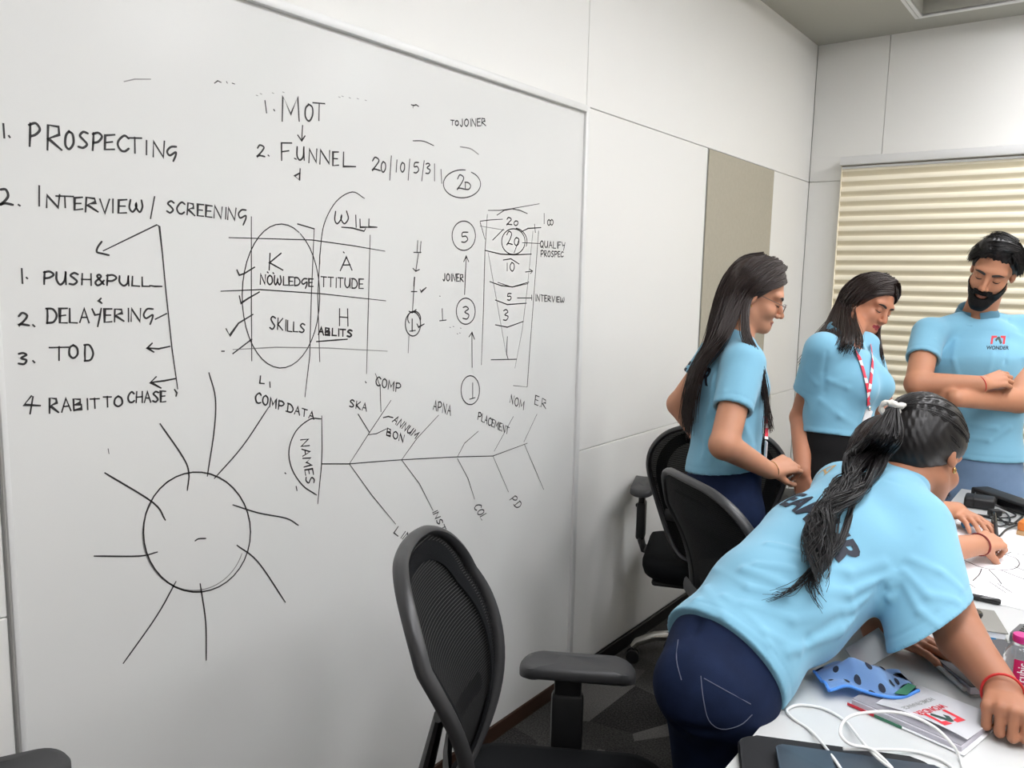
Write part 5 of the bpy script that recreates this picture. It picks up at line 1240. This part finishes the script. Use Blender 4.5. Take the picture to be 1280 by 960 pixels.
M_blue = mat('pen_blue', (30, 120, 170), .3); M_cloth = mat('light_blue_microfibre', (148, 188, 236), .95, bump=.3, bscale=600, sheen=.4); M_clothedge = mat('blue_hem', (84, 146, 230), .9); M_spot = mat('navy_spots', (34, 42, 60), .9)
M_orange = mat('orange_felt', (214, 120, 50), .8); M_wood = mat('pale_wood', (196, 160, 116), .6); M_grey = mat('mid_grey_plastic', (96, 97, 99), .5); M_lgrey = mat('light_grey_plastic', (168, 168, 166), .45)
M_ink2 = mat('chart_ink', (28, 27, 30), .6)

# chart paper with a drawn sunburst
pa, pb, pc_, pd = (1200, 748), (1330, 758), (1330, 640), (1188, 655)
c4 = [onz(*q, TZ) for q in ((1198, 745), (1300, 755), (1330, 655), (1176, 668))]
cen = sum(c4)/4; cp = empty('chart_paper', (cen[0], cen[1], TZ)); tag(cp, 'large white chart paper with marker sketch under the writing hand', 'paper')
x0, x1 = 1.265-cen[0], 1.78-cen[0]; y0, y1 = 2.262-cen[1], 3.02-cen[1]
MB().box((1.155-cen[0], y0, .0003), (1.80-cen[0], y1, .0012)).build('sheet', M_paper, cp, smooth=False)
b = MB()
def ink(pts, r=.0016, z=TZ+.0014):
    q = catmull([onz(*p, z)-np.array((cen[0], cen[1], TZ)) for p in pts], 6); b.tube(q, 1.0, 6, flat=(.0004, r), up=(0, 0, 1))
ink([(1205, 700), (1230, 710), (1262, 712), (1274, 706), (1270, 698), (1258, 694)]); ink([(1227, 711), (1224, 718), (1216, 726)]); ink([(1236, 712), (1246, 722), (1252, 730)]); ink([(1252, 713), (1275, 722), (1300, 730)])
ink([(1268, 708), (1285, 715)]); ink([(1255, 694), (1264, 690)]); ink([(1270, 692), (1282, 694)])
for p, q in (((1206, 726), (1218, 734)), ((1238, 728), (1256, 740)), ((1248, 730), (1264, 740))):
    n_ = 9; pts = [(p[0]+(q[0]-p[0])*i/n_+(1.2 if i % 2 else -1.2), p[1]+(q[1]-p[1])*i/n_+(1.0 if i % 2 else -1.0)) for i in range(n_+1)]; ink(pts, .0010)
b.build('marker_sketch', M_ink2, cp)

# laptop in its black sleeve
a0 = ang((930, 935), (1125, 955)); lp = T_('laptop_sleeve', (938, 932), a0-4, 'black padded sleeve lying at the near edge of the table', 'laptop sleeve')
w_, h_ = .30, .24
MB().prism(rounded(w_/2, h_/2, .03, 6, w_/2-.02, -h_/2+.006), .0005, .017, .004).build('pouch', M_neop, lp)
MB().tube([(x, y, .011) for x, y in rounded(w_/2+.001, h_/2+.001, .03, 6, w_/2-.02, -h_/2+.006)], .0022, 6, closed=True).build('seam', M_bcable, lp)
lt = empty('laptop', lp.location, lp.rotation_euler.z); lt.location.z = TZ+.0175; tag(lt, 'closed slate grey laptop lying on the black sleeve', 'laptop')
MB().prism(rounded(.125, .10, .010, 5, .160, -.136), .0, .014, .003).build('lid', M_slate, lt)
MB().prism(rounded(.123, .098, .010, 5, .160, -.136), -.0003, .004, .001).build('base', M_blackm, lt)
# white cable
cb = [onz(x, y, TZ+dz) for x, y, dz in ((1060, 975, .040), (1040, 945, .030), (1015, 915, .004), (990, 897, .003), (984, 887, .003), (1000, 881, .003), (1030, 886, .003), (1055, 900, .004), (1068, 915, .010), (1080, 930, .030), (1100, 950, .042), (1115, 960, .042), (1090, 937, .042), (1062, 930, .046), (1050, 915, .05), (1060, 897, .062), (1090, 890, .065), (1130, 892, .06), (1165, 907, .045), (1190, 930, .025), (1200, 948, .004), (1205, 965, .003))]
c2 = [onz(x, y, TZ+dz) for x, y, dz in ((1054, 936, .036), (1090, 937, .036), (1135, 938, .006), (1165, 945, .004), (1185, 955, .003), (1200, 970, .003))]
ct = MB().tube(catmull(cb, 8), .0026, 8).build('charging_cable', M_cable); tag(ct, 'thin white charging cable looped over the table beside the notebook', 'cable')
ct2 = MB().tube(catmull(c2, 8), .0026, 8).build('charging_cable', M_cable); tag(ct2, 'short white cable running from the sleeve towards the clenched hand', 'cable')

# the thick notebook with the printed white flap
A, Bp, Cc = (1060, 882), (1205, 946), (1236, 900)
nb = T_('notebook', A, ang(A, Bp), 'open white-covered notebook with red WONDER print near the clenched hand', 'notebook'); wN = ln(A, Bp); hN = ln(Bp, Cc)*1.0
MB().box((0, .0, .0008), (wN, hN, .0035), .001, 1).build('back_cover', M_paper, nb)
MB().box((0.004, .004, .0035), (wN-.006, hN-.004, .013), .001, 1).build('page_block', M_pages, nb)
MB().box((0.004, .006, .013), (wN-.008, hN-.004, .0142), .0004, 1).build('printed_page', M_greypage, nb)
MB().grid(lambda u, v: Vector((.04+(wN-.045)*u, .022+(hN-.026)*v, .0152+.010*math.sin(u*2.6)*(1-v)**1.5)), 16, 8, .0007).build('flap', M_paper, nb)
t_ = MB(); t_.mi = 0; t_.box((-.001, -.0015, .001), (.05, -.0002, .006)); t_.mi = 1; t_.box((.05, -.0015, .001), (.10, -.0002, .006)); t_.build('cover_edge', [M_red2, M_green], nb, smooth=False)
tri = MB(); tri.mi = 0
tri.prism([(.004, hN*.55), (.05, hN*.62), (.02, hN*.95), (.004, hN*.95)], .0146, .0150); tri.mi = 1; tri.prism([(.052, hN*.42), (.07, hN*.5), (.065, hN*.8), (.05, hN*.8)], .0248, .0251); tri.build('corner_print', [M_red2, M_green], nb, smooth=False)
Mn = nb.matrix_basis if False else Matrix.Translation(nb.location) @ Matrix.Rotation(nb.rotation_euler.z, 4, 'Z')
def nbw(x, y, z): return np.array(Mn @ Vector((x, y, z)))
nx, ny = nbw(1, 0, 0)-nbw(0, 0, 0), nbw(0, 1, 0)-nbw(0, 0, 0)
def flapz(x, y):
    u = (x-.04)/(wN-.045); v = (y-.022)/(hN-.026); return .0160+.010*math.sin(u*2.6)*(1-v)**1.5
def to_local(o, parent):
    o.data.transform(Mn.inverted()); o.parent = parent; return o
fb = bvh_of([c for c in nb.children if c.name.startswith('flap')][0])
fbw = BVHTree.FromPolygons([Mn @ v.co for v in [c for c in nb.children if c.name.startswith('flap')][0].data.vertices], [p.vertices[:] for p in [c for c in nb.children if c.name.startswith('flap')][0].data.polygons])
def nprint(text, px, end, size, m, name):
    o, e = onz(*px, TZ+.02), onz(*end, TZ+.02); u = nrm(e-o); up = np.cross((0, 0, 1), u)
    ob = text_on(fbw, text, o, u, up, (0, 0, 1), size, m, name, None, width=float(np.linalg.norm(e-o)), bold=.02, step=.01, off=.0006); return to_local(ob, nb)
nprint('WONDER', (1176, 878), (1141, 893), .014, M_red2, 'title_print'); nprint('HOME FINANCE', (1163, 870), (1126, 885), .010, M_lgrey, 'small_print')
o, e = onz(1181, 886, TZ+.02), onz(1159, 894, TZ+.02); u = nrm(e-o); up = np.cross((0, 0, 1), u); e_ = float(np.linalg.norm(e-o))
to_local(mark_on(fbw, LOGO, o, u, up, (0, 0, 1), e_*1.15, [M_logored, M_logodark], 'logo', None, off=.0006), nb)

# spotted cleaning cloth, crumpled in a peak
cl0 = [onz(1030, 866, TZ), onz(1140, 868, TZ), onz(1082, 836, TZ+.03)]
cc = (cl0[0]+cl0[1])/2; clt = empty('cleaning_cloth', (cc[0], cc[1], TZ+.014)); tag(clt, 'crumpled light blue cloth with dark spots on top of the notebook', 'cloth')
uc = nrm((cl0[1]-cl0[0])*(1, 1, 0)); vc = np.array((-uc[1], uc[0], 0)); Lc = float(np.linalg.norm(cl0[1]-cl0[0]))
def clz(u, v): return .010+.052*math.exp(-((u-.48)/.24)**2-((v-.55)/.30)**2)*(1-.25*abs(math.sin(u*9)))+.006*math.sin(u*11+v*4)*math.sin(v*7)+.012*math.exp(-((u-.2)/.12)**2-((v-.1)/.15)**2)
def clp(u, v):
    wv_ = .62+.38*math.sin(math.pi*min(1, max(0, u*.9+.05))); x = (u-.5)*Lc*1.02; y = (v-.35)*.115*wv_+.012*math.sin(u*7)
    return Vector(uc*x+vc*y+np.array((0, 0, max(.004, clz(u, v)-.006))))
cm = MB().grid(clp, 40, 26, .0028).build('cloth_sheet', M_cloth, clt)
b = MB(); b.tube([clp(i/40, 0)+Vector((0, 0, .001)) for i in range(41)], .0030, 6); b.tube([clp(0, i/26) for i in range(27)], .0030, 6); b.build('hem', M_clothedge, clt)
b = MB()
for u, v in ((.08, .3), (.2, .55), (.22, .12), (.36, .25), (.38, .7), (.5, .45), (.53, .8), (.56, .15), (.68, .6), (.7, .28), (.82, .45), (.86, .15), (.45, .05), (.62, .95), (.9, .75)):
    pts = [clp(u+.032*math.cos(a), v+.07*math.sin(a))+Vector((0, 0, .0012)) for a in np.linspace(0, 6.283, 13)[:-1]]
    vs = [b.bm.verts.new(p) for p in pts]; ce = b.bm.verts.new(clp(u, v)+Vector((0, 0, .0016)))
    for i in range(12): b.bm.faces.new((vs[i], vs[(i+1) % 12], ce))
tag(b.build('spots', M_spot, clt), kind='stuff')

# stack: lower notebook, dark diary, phone on top
s0, s1 = (1141, 811), (1212, 872)
n2 = T_('notebook', s0, ang(s0, s1), 'wide grey-edged notebook with green and red cover corner under the dark diary', 'notebook'); w2, h2 = ln(s0, s1), .20
MB().box((0, 0, .0008), (w2, h2, .004), .001, 1).build('back_cover', M_lgrey, n2); MB().box((.003, .003, .004), (w2-.004, h2-.003, .020), .001, 1).build('page_block', M_pages, n2)
MB().box((0, 0, .020), (w2, h2, .0222), .001, 1).build('front_cover', M_dgrey, n2)
t_ = MB(); t_.mi = 0; t_.prism([(.0, .0), (.035, .0), (.02, .035), (0, .03)], .0223, .0227); t_.mi = 1; t_.prism([(.0, .03), (.02, .035), (.03, .12), (0, .12)], .0223, .0227); t_.build('corner_print', [M_red2, M_green], n2, smooth=False)
MB().tube([(x, -.0045, .012) for x in np.linspace(.01, w2-.01, 30)], [.0042+.0012*(i % 2) for i in range(30)], 8).build('spiral_binding', M_lgrey, n2)
d0 = T_('diary', (1182, 810), ang((1166, 812), (1232, 868)), 'closed dark grey diary lying on the notebook behind the supporting arm', 'diary', z=TZ+.0229)
MB().box((0, 0, .0), (.165, .125, .003), .001, 1).box((0, 0, .015), (.165, .125, .018), .001, 1).build('cover', M_dgrey, d0); MB().box((.003, .002, .003), (.162, .122, .015), .001, 1).build('page_block', M_pages, d0)
MB().tube([(.02, -.004, .012), (.14, -.004, .012)], .0042, 8).build('pen_loop', M_blackm, d0)
# grey hardback with elastic, blue pen under its edge
g0, g1, g2 = (1262, 803), (1152, 787), (1257, 767)
gb = T_('notebook', g1, ang(g1, g0), 'grey clothbound notebook with dark elastic band behind the supporting arm', 'notebook'); wg = ln(g1, g0)*.98
MB().box((0, 0, .0006), (wg, .135, .003), .001, 1).box((0, 0, .017), (wg, .135, .020), .001, 1).build('cover', M_greybook, gb); MB().box((.002, .003, .003), (wg-.004, .132, .017), .001, 1).build('page_block', M_paper, gb)
MB().box((wg*.62, -.0012, -.0001+.0006), (wg*.62+.018, .1362, .0212), .0006, 1).build('elastic_band', M_darkband, gb)
pn = T_('pen', (1140, 783), ang((1140, 783), (1247, 803)), 'blue pen lying along the near edge of the grey notebook', 'pen'); lpn = ln((1140, 783), (1247, 803))
MB().tube([(0, -.012, .0060), (lpn*.72, -.012, .0060)], .0045, 10).build('barrel', M_blue, pn); MB().tube([(lpn*.72, -.012, .0060), (lpn, -.012, .0060)], .0053, 10).box((lpn*.74, -.0135, .010), (lpn*.97, -.0105, .013)).build('cap', M_blue, pn)
MB().tube([(lpn*.66, -.012, .006), (lpn*.72, -.012, .006)], .0050, 10).build('grip', M_blackm, pn)
ph = T_('car_key', (1213, 770), 60, 'small black fob lying on the grey notebook beside the elastic band', 'key fob', z=TZ+.0215)
MB().prism(rounded(.026, .018, .012, 5), 0, .011, .004).build('fob_body', M_blackg, ph); MB().lathe([(.004, .0105), (.004, .0118), (.002, .012)], 12).build('button', M_grey, ph)
mk = T_('marker_pen', (1205, 747), ang((1205, 747), (1229, 752)), 'black marker pen by the edge of the chart paper', 'marker')
MB().tube([(-.07, 0, .0078), (.035, 0, .0078)], .0075, 12).build('barrel', M_blackm, mk); MB().tube([(.035, 0, .0078), (.075, 0, .0078), (.08, 0, .0078)], [.0077, .0077, .005], 12).build('cap', M_blackg, mk)
# grey remote at the frame edge
rm = T_('remote_control', (1283, 800), 80, 'rounded grey remote with dark slots at the right edge of the picture', 'remote')
MB().prism(rounded(.055, .024, .02, 6), .0005, .020, .006).build('shell', M_grey, rm)
b = MB()
for x in (-.034, -.020, -.006, .008, .022): b.box((x-.0035, -.014, .0195), (x+.0035, .014, .0212), .001, 1)
b.build('slots', M_blackg, rm)

# water bottle
bt_ = T_('water_bottle', (1270, 864), 0, 'small clear water bottle with magenta cap and label beside the red-threaded wrist', 'bottle', z=TZ+.0228)
MB().lathe([(.012, .001), (.029, .002), (.031, .008), (.030, .03), (.031, .035), (.030, .05), (.031, .055), (.031, .098), (.029, .112), (.022, .128), (.0145, .138), (.0135, .146)], 32).build('bottle_body', M_water, bt_)
MB().lathe([(.0135, .141), (.0165, .1415), (.0165, .144), (.0175, .1455), (.0175, .158), (.0165, .161), (.006, .1615)], 32).build('cap', M_mag, bt_)
lb = MB(); fa = math.atan2(CAM_LOC[1]-bt_.location.y, CAM_LOC[0]-bt_.location.x)+.25
vs = [[lb.bm.verts.new((.0316*math.cos(fa+t), .0316*math.sin(fa+t), z)) for z in (.040, .060, .080, .104)] for t in np.linspace(-.55, .55, 14)]
for i in range(13):
    for j in range(3): lb.bm.faces.new((vs[i][j], vs[i+1][j], vs[i+1][j+1], vs[i][j+1]))
lab = lb.build('label', M_maglabel, bt_, smooth=True)
ob = text_on(None, 'cubic', (0, 0, 0), (1, 0, 0), (0, 1, 0), (0, 0, 1), .018, M_paper, 'label_print', bt_, width=.052, bold=.01, off=0, step=.004)
for v in ob.data.vertices:
    x, y = v.co.x, v.co.y; th = fa-.0+(.009-y)/.0322*1.0*-1+.05; v.co = Vector((.0322*math.cos(fa+(.008-y)/.0322), .0322*math.sin(fa+(.008-y)/.0322), .045+x))
for ch in bpy.data.objects:
    if ch.parent == bt_: ch.data.transform(Matrix.Diagonal((.86, .86, .70, 1)))
# black power bricks, bar and leads at the far corner
pbx = T_('power_adapter', (1204, 634), ang((1202, 634), (1242, 640)), 'black laptop power adapter at the far corner of the table', 'adapter')
MB().box((0, 0, .0005), (.095, .085, .038), .008, 3).build('adapter_body', M_blackm, pbx); MB().tube([(.03, -.001, .010), (.03, -.001, .037), (.03, .0, .0395), (.03, .085, .0395)], .0022, 6).build('lead_wrap', M_bcable, pbx)
MB().tube([Vector(p) for p in catmull([(.095, .03, .018), (.12, .02, .012), (.16, -.03, .006), (.12, -.09, .005), (.05, -.10, .005), (.16, -.14, .005), (.30, -.10, .005)], 8)], .003, 6).build('lead', M_bcable, pbx)
br = T_('conference_speaker_bar', (1212, 621), ang((1217, 612), (1280, 634)), 'long black bar-shaped device along the far edge of the table behind the cables', 'speaker bar')
MB().box((0, 0, .0005), (.46, .075, .040), .008, 3).build('bar_body', M_blackm, br); MB().box((.015, -.0012, .008), (.445, .001, .032), .001, 1).build('front_grille', M_blackg, br)
for i, (lab_, pts) in enumerate((('tangled black cable beside the power adapter near the chart paper', ((1236, 640), (1244, 632), (1258, 636), (1262, 646), (1250, 652), (1240, 646), (1246, 640), (1262, 650), (1278, 640))), ('black cable curving across the chart paper towards the orange duster', ((1206, 640), (1222, 646), (1240, 649), (1248, 664), (1258, 656), (1276, 648), (1290, 640))))):
    o = MB().tube(catmull([onz(x, y+6, TZ+.006+.006*(k % 2)) for k, (x, y) in enumerate(pts)], 8), .0032, 6).build('power_cable', M_bcable); tag(o, lab_, 'cable', 'black cables on the table')
pl = T_('power_plug', (1243, 645), 40, 'black plug head lying among the cables', 'plug'); MB().box((-.02, -.014, .0005), (.02, .014, .024), .006, 2).build('plug_body', M_blackm, pl); MB().tube([(.02, -.005, .012), (.034, -.005, .012)], .002, 6).tube([(.02, .005, .012), (.034, .005, .012)], .002, 6).build('prongs', M_chrome, pl)
os_ = T_('board_duster', (1284, 668), 80, 'orange and pale wood duster at the right edge on the chart paper', 'duster')
MB().box((-.035, -.022, .0005), (.035, .022, .016), .002, 2).build('felt', M_wood, os_); MB().box((-.035, -.022, .016), (.035, .022, .045), .006, 2).build('handle', M_orange, os_)
# markers held by the writing person
def held(name, a, c, r, m1, m2, label):
    t = empty(name, tuple((a+c)/2)); tag(t, label, 'marker'); o = np.array(t.location); d = c-a
    MB().tube([a-o, a+d*.62-o], r, 10).build('barrel', m1, t); MB().tube([a+d*.62-o, c-d*.04-o, c-o], [r*1.06, r*1.06, r*.6], 10).build('cap', m2, t); return t
held('marker_pen', onz(1247, 682, TZ+.012), at(1243, 641, 2.62), .0055, M_blackm, M_blackg, 'black marker upright in the writing hand with the maroon thread')
held('marker_pen', onz(1205, 656, TZ+.022), onz(1222, 652, TZ+.028), .012, M_blue, M_blue, 'blue marker held under the fingers of the resting hand')
# badge of the leaning woman
bd = at(1088, 812, 1.66); ib = empty('id_badge', tuple(bd)); tag(ib, 'clear plastic ID badge dangling below the leaning woman', 'badge')
Mb = Matrix(((CAM_R[0], CAM_U[0], -CAM_F[0]), (CAM_R[1], CAM_U[1], -CAM_F[1]), (CAM_R[2], CAM_U[2], -CAM_F[2]))).to_4x4() @ Matrix.Rotation(R(32), 4, 'Z') @ Matrix.Rotation(R(-35), 4, 'X')
MB().box((-.042, -.027, -.0016), (.042, .027, .0016), .001, 1, Mb).build('holder', M_clear, ib); MB().box((-.036, -.022, -.0006), (.036, .022, .0006), 0, 1, Mb).build('card', M_card, ib)
t_ = MB(); t_.box((-.036, -.022, .0007), (-.018, .022, .0012), 0, 1, Mb); t_.build('photo_strip', M_red2, ib, smooth=False)
MB().tube([Vector(at(1108, 790, 1.68))-Vector(bd), Vector(at(1100, 800, 1.67))-Vector(bd), (Mb @ Vector((.04, 0, 0)))], .002, 6).build('strap', M_blackm, ib)
